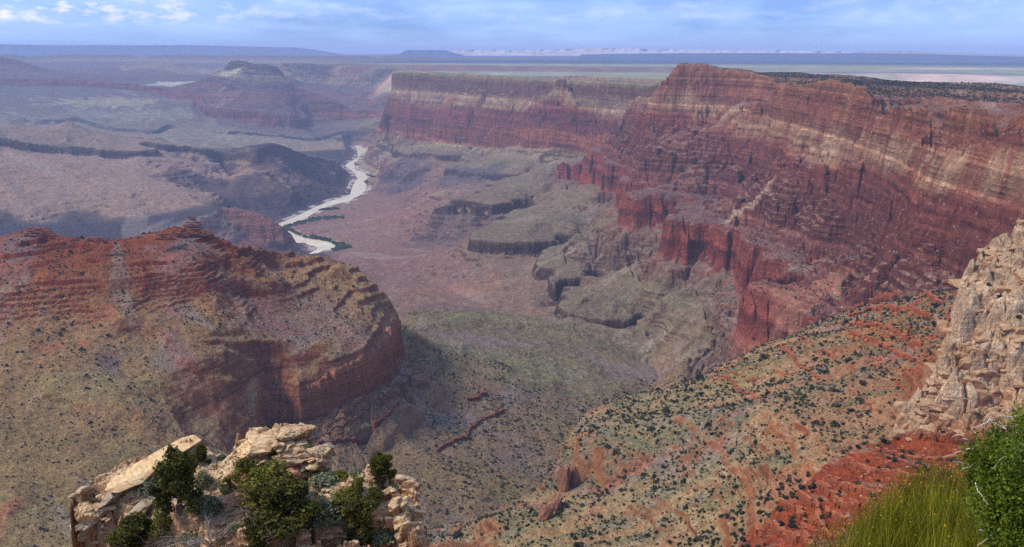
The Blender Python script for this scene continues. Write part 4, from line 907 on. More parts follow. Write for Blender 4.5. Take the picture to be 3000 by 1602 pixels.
PL = [("205,1550,z-37.2 213,1490,z-36 265,1428,z-34.9 300,1394,z-34.3 560,1302,z-32.6 640,1318,z-32.7 685,1335,z-33 690,1300,z-31.8 720,1272,z-31 780,1250,z-30.2 850,1252,z-30.2 905,1268,z-30.4 950,1300,z-31.2 966,1385,z-33.3 1010,1388,z-33.2 1080,1375,z-33 1150,1385,z-33 1210,1418,z-33.2 1232,1455,z-33.6 1250,1520,z-35 1260,1602,z-38", 0),
      ("193,1602,d66,z-52 195,1550,d66.5,z-52 203,1487,d68,z-52 250,1420,d71.5,z-52 300,1382,d73.5,z-50 560,1292,d72.5,z-46 700,1290,d69.5,z-43 780,1240,d68.5,z-43 920,1250,d67,z-43 990,1340,d65.5,z-43 1080,1360,d65.3,z-44 1200,1390,d64.5,z-45 1235,1418,d63.5,z-47 1264,1450,d62.2,z-50 1280,1520,d60,z-50 1284,1602,d56.5,z-50", 0),
      ("140,1720,d58,z-56 140,1602,d63,z-58 120,1500,d68,z-60 120,1400,d76,z-60", 0), ("1345,1720,d50,z-54 1345,1602,d54,z-54 1340,1500,d60,z-56", 0),
      ("-100,1400,d82,z-68 600,1300,d82,z-66 1500,1400,d82,z-68", 0),
      ("700,1402,z-33.6 800,1402,z-33.6 955,1402,z-33.6", 0), ("705,1345,z-31.9 770,1320,z-31.2 860,1318,z-31.2 945,1335,z-31.5", 0),
      ("560,1400,z-33.7 700,1480,z-34.1 850,1480,z-34.1 1000,1450,z-33.7 1100,1450,z-33.5 1180,1455,z-33.5", 0),
      ("500,1500,z-34.7 700,1560,z-35 900,1560,z-35 1060,1500,z-34.3 1120,1505,z-34.5 1180,1480,z-34", 0),
      ("1125,1530,z-37.5 1150,1602,z-40 1200,1602,z-40.5", 0), ("1185,1500,z-34.2 1225,1560,z-36", 0),
      ("300,1470,z-35.4 400,1440,z-34.7", 1), ("240,1520,z-37 350,1500,z-36.2 460,1470,z-35.2", 1), ("225,1602,z-40 350,1602,z-38.8 450,1602,z-37.8", 1), ("600,1602,z-36.2 900,1602,z-35.6 1080,1602,z-35.8", 0),
      ("100,1720,z-46 600,1720,z-39 1100,1720,z-40 1300,1720,z-46", 0), ("100,1720,d44,z-44 1300,1720,d44,z-44", 0)]
pa0, pa1, pu0, pu1 = math.radians(-35.5), math.radians(-3.5), math.log(45.), math.log(84.)
pna, pnu = 900, 620
LF = local_field(PL, pa0, pa1, pu0, pu1, pna, pnu)
pu_ = np.linspace(pu0, pu1, pnu + 1); pa_ = np.linspace(pa0, pa1, pna + 1); PDm = np.exp(pu_)[:, None]; PX = PDm * np.sin(pa_)[None]; PY = PDm * np.cos(pa_)[None]
PZ0 = LF[0].copy(); PZ = PZ0.copy(); gs = np.hypot(np.gradient(PZ, axis=0) / (PDm * (pu1 - pu0) / pnu), np.gradient(PZ, axis=1) / (PDm * (pa1 - pa0) / pna)); gs = blur(np.clip(gs, 0, 3), 4)
PZ += fbm(PX, PY, 3.2, 4, 5) * (.35 + .5 * np.clip(gs, 0, 1.5))
ra = math.radians(24); ux = PX * math.cos(ra) + PY * math.sin(ra); uy = -PX * math.sin(ra) + PY * math.cos(ra)
for lam, a_, st in ((2.6, .55, .45), (1.1, .26, .6), (.5, .11, .8)):
    w1, w2, wi = worley((ux + .10 * gn(PX / .9, PY / .9, 3)) * st, uy + .08 * gn(PX / .7, PY / .7, 4), lam, int(lam * 10))
    PZ += ((wi - .5) * a_ - (1 - sstep(w2, .0, .16)) * a_ * .6) * (.4 + np.clip(gs, 0, 1.4)) * (1 + .6 * LF[1])
# bedding steps on steep sides
bh = .55; q = PZ / bh + .25 * gn(PX / 4, PY / 4, 8); fq = q - np.floor(q); PZ += (sstep(fq, .25, .75) - fq) * bh * .75 * np.clip(gs - .25, 0, 1)
PZ += gn(PX / .35, PY / .35, 15) * .05 + gn(PX / .16, PY / .16, 16) * .025
def prom_z(x, y):
    D = math.hypot(x, y); a = math.atan2(x, y); i = int(np.clip((math.log(D) - pu0) / (pu1 - pu0) * pnu, 0, pnu)); j = int(np.clip((a - pa0) / (pa1 - pa0) * pna, 0, pna)); return float(PZ[i, j])
def pick_prom(px, py):
    x, y, t = unproj(px, py); a = math.atan2(x, y); j = int(np.clip((a - pa0) / (pa1 - pa0) * pna, 0, pna)); c = PZ[:, j] - t * PDm[:, 0]; k = int(np.argmax(c >= 0))
    if c[k] < 0: k = pnu // 2
    D = float(PDm[k, 0]); return Vector((float(x * D), float(y * D), float(PZ[k, j])))
ix = (np.arange(pnu)[:, None] * (pna + 1) + np.arange(pna)[None]); qf = np.stack([ix, ix + 1, ix + pna + 2, ix + pna + 1], -1).ravel()
me = mesh_np('rock_promontory', np.stack([PX, PY, PZ], -1).reshape(-1, 3), qf, 4)
def sand_mat(name, a, b, c, lam=.35, bump=.05, stretch=(1, 1, 3.5)):
    m = bpy.data.materials.new(name); m.use_nodes = True; t = NT(m.node_tree); t.n.clear()
    geo = t.node('ShaderNodeNewGeometry'); P = geo.outputs['Position']; nz = t.node('ShaderNodeSeparateXYZ', ins={0: geo.outputs['True Normal']}).outputs[2]
    P2 = t.vmath('MULTIPLY', P, stretch)
    n1 = t.noise(P, .35, 4, .6); n2 = t.noise(P2, 1 / lam, 7, .68); n3 = t.noise(P, 9, 5, .7); n4 = t.noise(P2, 1.1, 5, .6)
    col = t.mix(t.rng(n1, .38, .62), a, b); col = t.mix(t.math('MULTIPLY', t.rng(n4, .52, .64), .8), col, c)
    f = t.math('MULTIPLY', t.rng(n2, .3, .7, .62, 1.3), t.rng(n3, .3, .7, .78, 1.2)); col = t.mix(1.0, col, t.node('ShaderNodeCombineXYZ', ins={0: f, 1: f, 2: f}).outputs[0], 'MULTIPLY')
    steep = t.rng(nz, .55, .25); col = t.mix(t.math('MULTIPLY', steep, .75), col, t.mix(1.0, c, t.node('ShaderNodeCombineXYZ', ins={0: f, 1: f, 2: f}).outputs[0], 'MULTIPLY'))
    bs = t.node('ShaderNodeBsdfPrincipled', ins={'Base Color': col, 'Roughness': .92, 'Specular IOR Level': .15})
    t.l.new(t.node('ShaderNodeBump', ins={'Height': t.math('ADD', n2, t.math('MULTIPLY', n3, .4)), 'Distance': bump, 'Strength': 1.0}).outputs[0], bs.inputs['Normal'])
    t.l.new(bs.outputs[0], t.node('ShaderNodeOutputMaterial').inputs[0]); return m
M_TAN = sand_mat('tan_limestone', srgb(208, 176, 134), srgb(192, 156, 118), srgb(138, 94, 60))
M_GREY = sand_mat('grey_limestone', srgb(184, 162, 130), srgb(168, 148, 122), srgb(120, 84, 54), .3, .06)
M_SLAB = sand_mat('smooth_tan_slab', srgb(220, 186, 138), srgb(212, 172, 122), srgb(176, 124, 76), .5, .03)
M_PINK = sand_mat('pink_rock', srgb(206, 140, 104), srgb(196, 148, 112), srgb(170, 100, 66))
link('rock_promontory', me, M_TAN, kind='structure', label='Pale tan rock promontory with junipers at the lower left', category='rock outcrop')

import bmesh
def rock_shape(seed, sub=5, rough=.22, blocky=.5, cuts=14):
    bm = bmesh.new(); bmesh.ops.create_icosphere(bm, subdivisions=sub, radius=1.0); bm.verts.ensure_lookup_table()
    co = np.array([v.co[:] for v in bm.verts]); n = co / np.linalg.norm(co, axis=1)[:, None]; tri = np.array([[v.index for v in f.verts] for f in bm.faces]); bm.free()
    box = n / np.max(np.abs(n), axis=1)[:, None]; r_ = (n * (1 - blocky) + box * blocky * .82); rng = np.random.default_rng(seed)
    for _ in range(cuts):   # split faces
        d = rng.standard_normal(3); d[2] *= .6; d /= np.linalg.norm(d); h = rng.uniform(.55, .86); ex = np.clip(r_ @ d - h, 0, None); r_ = r_ - ex[:, None] * d * .96
    x, y, z = r_.T; disp = gn(x * 1.6 + seed, y * 1.6 + z * .9, seed) * rough * .6 + gn(x * 5 + z * 1.1, y * 5 - z * 1.3 + seed, seed + 1) * rough * .30 + gn(x * 13 + z * 3, y * 13 - z * 4, seed + 2) * rough * .13
    for per, am in ((.42, .10), (.17, .05)):   # bedding cracks
        q = z / per + .25 * gn(x * 1.5, y * 1.5, seed + 5); q = np.abs(q - np.round(q)); disp = disp - np.clip(.16 - q, 0, 1) * am * 6 * rough
    return r_ + n * disp[:, None], tri
def rock(name, loc, dims, rot, seed, mat, lbl, group=None, sub=5, rough=.22, blocky=.5, kindcat='boulder', flat=True):
    r_, tri = rock_shape(seed, sub, rough, blocky); me = mesh_np(name, r_ * np.array(dims) / 2, tri.ravel(), 3, not flat)
    o = link(name, me, mat, label=lbl, category=kindcat); o.location = loc; o.rotation_euler = [math.radians(q) for q in rot]
    if group: o['group'] = group
    return o
SHAPES = [rock_shape(200 + k, 3, .2, .72) for k in range(8)]
SLABS = [rock_shape(300 + k, 3, .13, .95, 7) for k in range(8)]
def block_field(name, P, dims, ang, mat, lbl, cat, seed=0, kind='structure', tilt=.15, SHAPES=SHAPES):
    rng = np.random.default_rng(seed); V = []; T_ = []; off = 0
    for i in range(len(P)):
        r_, tri = SHAPES[rng.integers(len(SHAPES))]; c, s_ = math.cos(ang[i]), math.sin(ang[i]); tx, ty = rng.normal(0, tilt, 2)
        q = r_ * np.array(dims[i]) / 2; q = q @ np.array([[c, s_, 0], [-s_, c, 0], [0, 0, 1]]); q[:, 2] += q[:, 0] * tx + q[:, 1] * ty
        V.append(q + P[i]); T_.append(tri + off); off += len(r_)
    me = mesh_np(name, np.concatenate(V), np.concatenate(T_).ravel(), 3, False); return link(name, me, mat, kind=kind, label=lbl, category=cat)
def prock(name, px, py, dims, rot, seed, mat, lbl, dz=0.0, **kw):
    p = pick_prom(px, py); p.z += dz; return rock(name, p, dims, rot, seed, mat, lbl, **kw)
prock('rock_slab', 440, 1388, (10.6, 3.6, 1.15), (-6, -17, 36), 4, M_SLAB, 'Big smooth tan slab tilted up to the right, topmost at the left of the promontory', .45, blocky=.85, rough=.05, sub=6, kindcat='rock slab', flat=False)
prock('boulder', 250, 1500, (2.6, 2.2, 2.0), (10, 30, 20), 5, M_SLAB, 'Rounded brown boulder under the low end of the big tan slab', -.2)
prock('boulder', 765, 1300, (4.6, 3.2, 2.0), (0, -8, 12), 6, M_SLAB, 'Large smooth cream boulder capping the outcrop above the junipers', -.1, blocky=.3)
prock('boulder', 850, 1283, (2.7, 2.2, 1.2), (0, 5, 40), 7, M_TAN, 'Pitted tan boulder on top of the outcrop next to the cream one', .1, rough=.34)
prock('boulder', 895, 1268, (2.0, 1.8, 1.2), (0, 0, 10), 8, M_TAN, 'Small knobbly rock at the highest right corner of the outcrop', .05, rough=.36)
prock('boulder', 935, 1350, (2.3, 2.2, 2.6), (0, 6, 20), 9, M_TAN, 'Blocky tan boulder at the right end of the outcrop with dark hollows', -.1, rough=.32)
prock('boulder', 850, 1345, (3.4, 2.0, 1.3), (0, 3, 8), 10, M_TAN, 'Overhanging tan block halfway down the front of the outcrop', 0, rough=.3)
prock('boulder', 735, 1405, (2.3, 1.6, 1.2), (0, -22, 25), 11, M_PINK, 'Pink faced boulder leaning among the junipers in the middle', .3)
prock('boulder', 862, 1412, (2.0, 1.9, 1.8), (0, 10, 60), 12, M_PINK, 'Round reddish brown boulder behind the dead topped juniper', .4)
prock('boulder', 690, 1468, (2.8, 1.9, 1.2), (0, -20, 20), 13, M_PINK, 'Orange banded rock just below the pink boulder', .1, rough=.28)
prock('boulder', 1205, 1478, (2.1, 2.6, 1.5), (0, 8, 10), 14, M_TAN, 'Rounded rock overhanging the right edge of the promontory', .1)
prock('boulder', 1120, 1495, (2.9, 2.0, 1.1), (0, 0, 12), 15, M_TAN, 'Flat topped tan block above the dark cleft on the right', .0)
prock('boulder', 1215, 1585, (2.2, 2.2, 4.2), (0, 0, 40), 16, M_TAN, 'Tall rough brown rock pillar at the lower right of the promontory', -.5, rough=.32, sub=6)
for k, (px, py, L, W_, H_, rz, ry, word) in enumerate([(330, 1462, 3.4, 1.5, .8, 38, -28, 'directly below the big tan slab'), (425, 1452, 3.0, 1.3, .7, 34, -28, 'touching the left side of the big dark juniper'), (290, 1510, 4.6, 1.5, 1.0, 40, -33, 'thickest of its stack, at the left edge of the promontory'),
        (415, 1500, 3.8, 1.5, .8, 34, -30, 'in the middle of the tilted stack, right of the thickest slab'), (262, 1562, 3.2, 1.3, .9, 42, -35, 'lowest at the far left edge of the promontory'), (345, 1575, 3.6, 1.6, .8, 44, -38, 'standing steeply beside the junipers at the bottom edge'), (480, 1510, 2.2, 1.0, .5, 34, -30, 'smallest of its stack, at the foot of the big dark juniper')]):
    prock('rock_slab', px, py, (L, W_, H_), (8, ry, rz), 40 + k, M_GREY, 'Tilted grey layered slab ' + word, .15, group='tilted grey slabs at the left of the promontory', blocky=.75, rough=.2, kindcat='rock slab')

# jointed blocks bedded into the promontory
rb_ = np.random.default_rng(23); bp_ = []; bd_ = []; ba_ = []
def bedded(x0, x1, y0, y1, n, smin, smax, fl, an, dz):
    for _ in range(n):
        p = pick_prom(rb_.uniform(x0, x1), rb_.uniform(y0, y1)); q = math.exp(rb_.uniform(math.log(smin), math.log(smax)))
        if p.z < -40.5: continue
        bp_.append((p.x, p.y, p.z + dz * q)); bd_.append((q * rb_.uniform(.9, 1.7), q * rb_.uniform(.7, 1.1), q * fl * rb_.uniform(.7, 1.3))); ba_.append(an + rb_.normal(0, .35))
bedded(700, 960, 1262, 1395, 70, .5, 1.7, .6, .2, 0)
bedded(1130, 1255, 1420, 1600, 60, .5, 1.6, .8, .3, -.1)
bedded(1040, 1130, 1490, 1600, 30, .4, 1.1, .7, .3, -.1)
bedded(215, 330, 1440, 1602, 40, .4, 1.2, .5, .7, -.1)
bedded(540, 700, 1340, 1600, 45, .3, .9, .5, .5, -.15)
bedded(860, 1060, 1480, 1600, 40, .3, .8, .6, .3, -.1)
block_field('limestone_blocks', np.array(bp_), bd_, ba_, M_TAN, 'Cracked limestone blocks bedded into the tan promontory', 'rock blocks', 3, 'structure')

# loose stones on the promontory
def stones(name, P, sizes, mat, lbl, seed=1, squash=.7):
    rng = np.random.default_rng(seed); base = np.array([(1, 0, 0), (-1, 0, 0), (0, 1, 0), (0, -1, 0), (0, 0, 1), (0, 0, -1), (.6, .6, .6), (-.6, .6, .6), (.6, -.6, .6), (-.6, -.6, .6)], float)
    F_ = [(0, 6, 8), (8, 4, 6), (0, 2, 6), (2, 4, 6), (2, 7, 4), (2, 1, 7), (1, 9, 7), (7, 9, 4), (1, 3, 9), (3, 4, 9), (3, 8, 4), (3, 0, 8), (0, 5, 2), (2, 5, 1), (1, 5, 3), (3, 5, 0)]
    F_ = [(0, 6, 8), (6, 4, 8), (0, 2, 6), (2, 4, 6), (2, 7, 4), (2, 1, 7), (1, 9, 7), (7, 9, 4), (1, 3, 9), (3, 4, 9), (3, 8, 4), (3, 0, 8)]
    n = len(P); ang = rng.uniform(0, 6.28, n); c, s = np.cos(ang), np.sin(ang); B = base[None] * rng.uniform(.65, 1.25, (n, 10, 1)) * np.array([1, .8, squash]) * (sizes[:, None, None] * .5)
    V = np.stack([B[..., 0] * c[:, None] - B[..., 1] * s[:, None], B[..., 0] * s[:, None] + B[..., 1] * c[:, None], B[..., 2]], -1) + P[:, None]
    Fi = (np.arange(n)[:, None, None] * 10 + np.array(F_)[None]).ravel(); me = mesh_np(name, V.reshape(-1, 3), Fi, 3, False); link(name, me, mat, kind='stuff', label=lbl, category='rubble'); return me
rg = np.random.default_rng(17); pp = []
while len(pp) < 2600:
    px, py = rg.uniform(520, 1200), rg.uniform(1340, 1640)
    if gn(np.array([px / 90]), np.array([py / 60]), 2)[0] < -.15: continue
    p = pick_prom(px, py); pp.append((p.x, p.y, p.z))
stones('loose_stones', np.array(pp), np.exp(rg.normal(-1.9, .55, len(pp))), M_TAN, 'Loose tan stones littering the promontory between the junipers', 3)

# ------------------------------------------------------------------ plants on the promontory
def plant(name, pair, px, py, hpx, wpx, lbl, group=None, cat='juniper', partn=('trunk', 'crown'), rot=None, dz=0.0):
    """px,py: foot of the plant; hpx/wpx: size in the photograph"""
    p = pick_prom(px, py); D = math.hypot(p.x, p.y); m = D * 1.13 / F
    o = bpy.data.objects.new(name, None); COL.objects.link(o); o.empty_display_size = .2; o.location = (p.x, p.y, p.z - .05 + dz); o['label'] = lbl; o['category'] = cat
    if group: o['group'] = group
    o.rotation_euler = (0, 0, random.uniform(0, 6.28) if rot is None else rot)
    for pn, me in zip(partn, pair):
        c = bpy.data.objects.new(pn, me); COL.objects.link(c); c.parent = o
    h = hpx * m * .92; wd_ = wpx * m; o.scale = (wd_ / .85, wd_ / .85, h)
    return o
GJ = 'junipers on the promontory'; GS = 'grey sage bushes on the promontory'
for k, (px, py, h, w_, v, lbl) in enumerate([
        (472, 1312, 50, 56, 3, 'Lone round olive juniper on top of the big tan slab'),
        (590, 1350, 52, 58, 0, 'Small ragged juniper just right of the upper end of the slab'),
        (525, 1498, 185, 132, 2, 'Tallest dark juniper, in front of the big tan slab'),
        (400, 1620, 110, 135, 0, 'Dark spreading juniper at the bottom edge below the grey slabs'),
        (492, 1590, 112, 92, 3, 'Olive juniper at the foot of the tallest dark one'),
        (728, 1425, 92, 92, 4, 'Open olive juniper below the left end of the outcrop'),
        (668, 1442, 52, 48, 3, 'Small olive juniper left of the pink boulder'),
        (815, 1400, 66, 110, 4, 'Low olive juniper against the foot of the outcrop'),
        (790, 1492, 140, 190, 4, 'Wide thin juniper with a bleached dead top, in the middle'),
        (845, 1602, 150, 205, 0, 'Broad dark juniper mass at the bottom edge in the middle'),
        (760, 1610, 110, 110, 1, 'Dark juniper left of the broad mass at the bottom edge'),
        (1122, 1412, 90, 82, 2, 'Dark juniper near the far right edge of the promontory'),
        (1160, 1402, 52, 52, 0, 'Small dark juniper touching the right side of the far right one'),
        (1048, 1450, 68, 56, 3, 'Upright olive juniper left of the far right dark one'),
        (1010, 1482, 54, 100, 4, 'Low spreading olive juniper above the round sage bush'),
        (1095, 1482, 62, 78, 0, 'Dark juniper on the rim of the block above the cleft'),
        (1060, 1600, 150, 115, 1, 'Tall dark juniper beside the dark cleft at the right'),
        (1035, 1520, 70, 90, 0, 'Dark juniper joining the low olive one to the tall one'),
        (918, 1402, 38, 28, 3, 'Tiny yellow green juniper at the foot of the blocky boulder'),
        (1000, 1382, 24, 46, 3, 'Low green cushion juniper on the back edge of the ledge'),
        (800, 1350, 34, 30, 0, 'Tiny juniper growing from a crack in the front of the outcrop')]):
    plant('juniper_tree', (JUN + JUO)[v], px, py, h, w_, lbl, GJ)
for px, py, h, w_, lbl in [(948, 1410, 30, 62, 'Low grey green sage at the foot of the outcrop'), (985, 1400, 24, 40, 'Small grey sage next to the low one under the outcrop'), (450, 1432, 48, 66, 'Sage bush between the big slab and the tallest juniper'), (612, 1495, 52, 62, 'Round sage bush in front of the orange banded rock'),
        (958, 1522, 74, 90, 'Largest round sage bush, right of the wide thin juniper'), (1040, 1368, 22, 34, 'Pale sage on the skyline of the ledge'), (395, 1545, 36, 52, 'Sage bush among the grey slabs'), (560, 1590, 34, 50, 'Sage at the left foot of the bare shrub'), (690, 1555, 26, 34, 'Little sage above the bare shrub'),
        (1125, 1604, 44, 74, 'Sage bush at the bottom edge beside the dark cleft'), (1170, 1445, 14, 20, 'Tiny green tuft on the bare ledge at the right'), (650, 1340, 14, 20, 'Tiny tuft at the corner of the slab'), (745, 1310, 18, 26, 'Tiny dark tuft on the cream boulder'), (890, 1310, 18, 36, 'Grey tuft on the shelf of the outcrop'), (600, 1418, 44, 36, 'Grey sage at the right side of the tallest juniper')]:
    plant('sage_bush', SAG[random.randrange(2)], px, py, h, w_, lbl, GS, 'sage bush', ('stem', 'crown'))
def bare(name, px, py, s, seed, n0, depth, mat, lbl, r=.02, spread=.9):
    me = dead(seed, n0, .55, r, depth, mat, spread); p = pick_prom(px, py); o = link(name, me, None, label=lbl, category='dead shrub'); o.location = p; o.scale = (s, s, s); return o
bare('bare_shrub', 620, 1598, 6.0, 5, 10, 4, M_DEAD, 'Bare leafless grey shrub at the bottom edge', .014, 1.2)
bare('dead_tree', 848, 1400, 2.4, 8, 3, 3, M_DEAD, 'Grey dead snag standing in front of the outcrop', .03, .5)
bare('dead_tree', 790, 1440, 2.0, 12, 4, 3, M_DEAD, 'Bleached dead crown rising out of the wide thin juniper', .022, .7)
bare('bare_shrub', 560, 1604, 1.3, 14, 2, 2, M_WHITE, 'Small white dead stick left of the bare shrub', .03, .4)
bare('bare_shrub', 1010, 1440, 1.6, 21, 5, 2, M_DEAD, 'Grey twigs lying on the bare ledge behind the low olive juniper', .015, 1.6)

# ------------------------------------------------------------------ the slopes: shrubs and blocks
def sample_ground(n, dmin, dmax, az0, az1, seed, maskf):
    r = np.random.default_rng(seed); D = np.sqrt(r.uniform(dmin ** 2, dmax ** 2, n)); a = r.uniform(az0, az1, n); x, y = D * np.sin(a), D * np.cos(a)
    z, i, j = ground_z(x, y); ok = VIS[i, j] & maskf(x, y, z, i, j); return np.stack([x, y, z], -1)[ok]
sl_g = np.hypot(np.gradient(Z, axis=0) / np.gradient(Dm, axis=0), np.gradient(Z, axis=1) / (Dm * (AZ1 - AZ0) / FA))
LBF = lab_f
def slopes(x, y, z, i, j):
    k = np.isin(LBF[i, j], [0, 1, 2]) & (sl_g[i, j] < .85) & (RNG.random(len(x)) < np.array([.55, 1.0, .22, 0, 0, 0, 0, 0, 0])[LBF[i, j]]); n = .7 * gn(x / 70, y / 70, 77) + .5 * gn(x / 25, y / 25, 78) + .32 * np.clip(l2[i, j], -1.5, 2); r = np.random.default_rng(1).random(len(x))
    return k & (r < .38 + .5 * n)
AZL, AZR = math.radians(-34.5), math.radians(34.5)
P1 = sample_ground(230000, 480, 2700, AZL, AZR, 5, slopes)
d1 = np.linalg.norm(P1, axis=1); keep = np.random.default_rng(3).random(len(P1)) < np.clip(1.25 - .0 * d1, .2, 1); P1 = P1[keep]; d1 = d1[keep]
o_ = np.argsort(d1); P1 = P1[o_]; d1 = d1[o_]
# only what falls inside the picture
def proj(P):
    x = P[:, 0]; yc = P[:, 1] * math.sin(PITCH) + P[:, 2] * math.cos(PITCH); zc = P[:, 1] * math.cos(PITCH) - P[:, 2] * math.sin(PITCH)
    return CW / 2 + F * x / zc, CH / 2 - F * yc / zc
qx, qy = proj(P1); inp = (qx > -40) & (qx < 3040) & (qy < 1640); P1, d1, qx, qy = P1[inp], d1[inp], qx[inp], qy[inp]
covered = ((qx > 225) & (qx < 1245) & (qy > 1400)) | ((qx > 2600) & (qy > 1400))
I1 = np.where(~covered)[0][:300]; rest = np.ones(len(P1), bool); rest[I1] = False
def clump(seed, n=130, size=.34):
    rng = np.random.default_rng(seed); v = rng.standard_normal((n, 3)); v /= np.linalg.norm(v, axis=1)[:, None]; q = rng.uniform(.5, 1, n)[:, None] ** .5
    c = rng.standard_normal((5, 3)) * .22; p = v * q * .36 + c[rng.integers(0, 5, n)]; p[:, 2] = p[:, 2] * .8 + .42; return leaf_mesh('scrub', p, size, rng, M_FAR)
CLP = [clump(k) for k in range(5)]
for n_, i in enumerate(I1):
    o = bpy.data.objects.new('desert_shrub', CLP[n_ % 5]); COL.objects.link(o); s_ = float(np.random.default_rng(int(i)).choice([2.4, 3.0, 3.8, 5.0])); o.location = P1[i]; o.scale = (s_, s_, s_ * .95)
    o.rotation_euler = (0, 0, n_ * 1.7); red = LBF[ground_z(P1[i:i + 1, 0], P1[i:i + 1, 1])[1][0], ground_z(P1[i:i + 1, 0], P1[i:i + 1, 1])[2][0]] == 2
    left_ = qx[i] < 1300
    o['category'] = 'shrub'; o['group'] = 'shrubs on the red ledges' if red else ('shrubs on the left slope' if left_ else 'shrubs on the tan slope')
    o['label'] = 'Small dark shrub dotting the bright red ledges under the pale buttress' if red else ('Small dark shrub dotting the brown slope behind the promontory' if left_ else 'Small dark shrub dotting the tan slope above the canyon bottom')
def blobs(name, P, sizes, mat, lbl, cat, seed, asp=.8):
    rng = np.random.default_rng(seed); n = len(P); nl = 9; v = rng.standard_normal((n, nl, 3)); v /= np.linalg.norm(v, axis=2)[..., None]; v[..., 2] = np.abs(v[..., 2])
    pts = (P[:, None] + v * sizes[:, None, None] * np.array([.34, .34, .42 * asp]) + np.array([0, 0, .12]) * sizes[:, None, None]).reshape(-1, 3)
    sz = np.repeat(sizes, nl) * .62; V = quads(pts, 1.0, rng); V = (V.reshape(-1, 4, 3) - pts[:, None]) * sz[:, None, None] + pts[:, None]
    me = mesh_np(name, V.reshape(-1, 3), np.arange(4 * len(pts)), 4, False); at_ = me.attributes.new('leaf', 'FLOAT', 'POINT'); at_.data.foreach_set('value', np.repeat(rng.random(n), nl * 4).astype(np.float32))
    link(name, me, mat, kind='stuff', label=lbl, category=cat)
r2 = np.random.default_rng(8)
PR = P1[rest]; prx = qx[rest]; blobs('scrub', PR, np.exp(r2.normal(.92, .48, len(PR))) * np.where(prx < 1250, .72, 1.0), M_FAR, 'Countless dark shrubs dotting the near slopes', 'scrub', 4)
def wallm(x, y, z, i, j):
    n = gn(x / 130, y / 130, 81) + .5 * gn(x / 45, y / 45, 82); r = np.random.default_rng(2).random(len(x)); top = Sf[i, j] > -70
    return ((LBF[i, j] == 3) & (sl_g[i, j] < .8) & (r < np.where(top, .75 + .6 * n, .16 + .3 * n)) & ((Dm[i, 0] < 3400) | top))
P2 = sample_ground(150000, 1600, 5900, math.radians(4), math.radians(34.5), 6, wallm)
blobs('rim_woodland', P2, np.exp(r2.normal(1.25, .3, len(P2))), M_FAR, 'Dark junipers scattered over the flat top and slopes of the right wall', 'scrub', 5)
def floorm(x, y, z, i, j):
    n = gn(x / 160, y / 160, 83) + .5 * gn(x / 60, y / 60, 84); r = np.random.default_rng(4).random(len(x)); return (LBF[i, j] == 4) & (sl_g[i, j] < .7) & (r < .1 + .5 * n) & (Dm[i, 0] < 3400)
P3 = sample_ground(50000, 1600, 3400, math.radians(-14), math.radians(16), 7, floorm)
blobs('floor_scrub', P3, np.exp(r2.normal(.7, .3, len(P3))), M_FAR, 'Sparse dark scrub on the grey green hill in the canyon bottom', 'scrub', 6)
# tamarisks along the river
tp = []
for txt, n, sp_ in (("870,698 930,700 1000,718 1012,728 990,735", 420, 9), ("830,668 870,656 900,648 950,640 1000,636", 300, 7), ("880,690 850,676 835,672", 90, 5), ("1072,512 1090,520 1110,519", 90, 3), ("1070,532 1080,540", 30, 3), ("1085,440 1100,430", 20, 3), ("1000,572 1020,570", 30, 3), ("930,617 960,615 990,612", 90, 3)):
    Pq = [tuple(map(float, q.split(','))) for q in txt.split()]
    for _ in range(n):
        s_ = r2.integers(len(Pq) - 1); t_ = r2.random(); tp.append((Pq[s_][0] * (1 - t_) + Pq[s_ + 1][0] * t_ + r2.normal(0, sp_), Pq[s_][1] * (1 - t_) + Pq[s_ + 1][1] * t_ + r2.normal(0, sp_ * .3)))
tw3 = np.array([tuple(pick(*q)) for q in tp]); okr = np.abs(tw3[:, 2] - RIVZ) < 45
inw = poly_sdf(tw3[:, 0], tw3[:, 1], PA_) > 4; tw3 = tw3[okr & inw]
blobs('riverside_thicket', tw3, np.exp(r2.normal(2.75, .3, len(tw3))), M_TAM, 'Green thickets lining the muddy river', 'thicket', 9, .5)
# pale and red blocks on the near slopes
def blockm(x, y, z, i, j):
    n = gn(x / 60, y / 60, 87) + .5 * gn(x / 20, y / 20, 88); r = np.random.default_rng(6).random(len(x)); return np.isin(LBF[i, j], [0, 1, 2]) & (r < .35 + .9 * n)
P4 = sample_ground(110000, 480, 2500, AZL, AZR, 11, blockm); s4 = np.exp(r2.normal(.15, .5, len(P4))) * (1 + .25 * (np.linalg.norm(P4, axis=1) > 1500)); hh = r2.random(len(P4))
M_BP = sand_mat('pale_block', srgb(196, 172, 150), srgb(182, 150, 122), srgb(150, 110, 86), 3, .1); M_BR = sand_mat('red_block', srgb(170, 100, 72), srgb(156, 84, 58), srgb(130, 70, 50), 3, .1)
stones('talus_blocks_pale', P4[hh < .5], s4[hh < .5], M_BP, 'Pale fallen blocks strewn over the near slopes', 5); stones('talus_blocks_red', P4[hh >= .5], s4[hh >= .5], M_BR, 'Red fallen blocks strewn over the near slopes', 6)

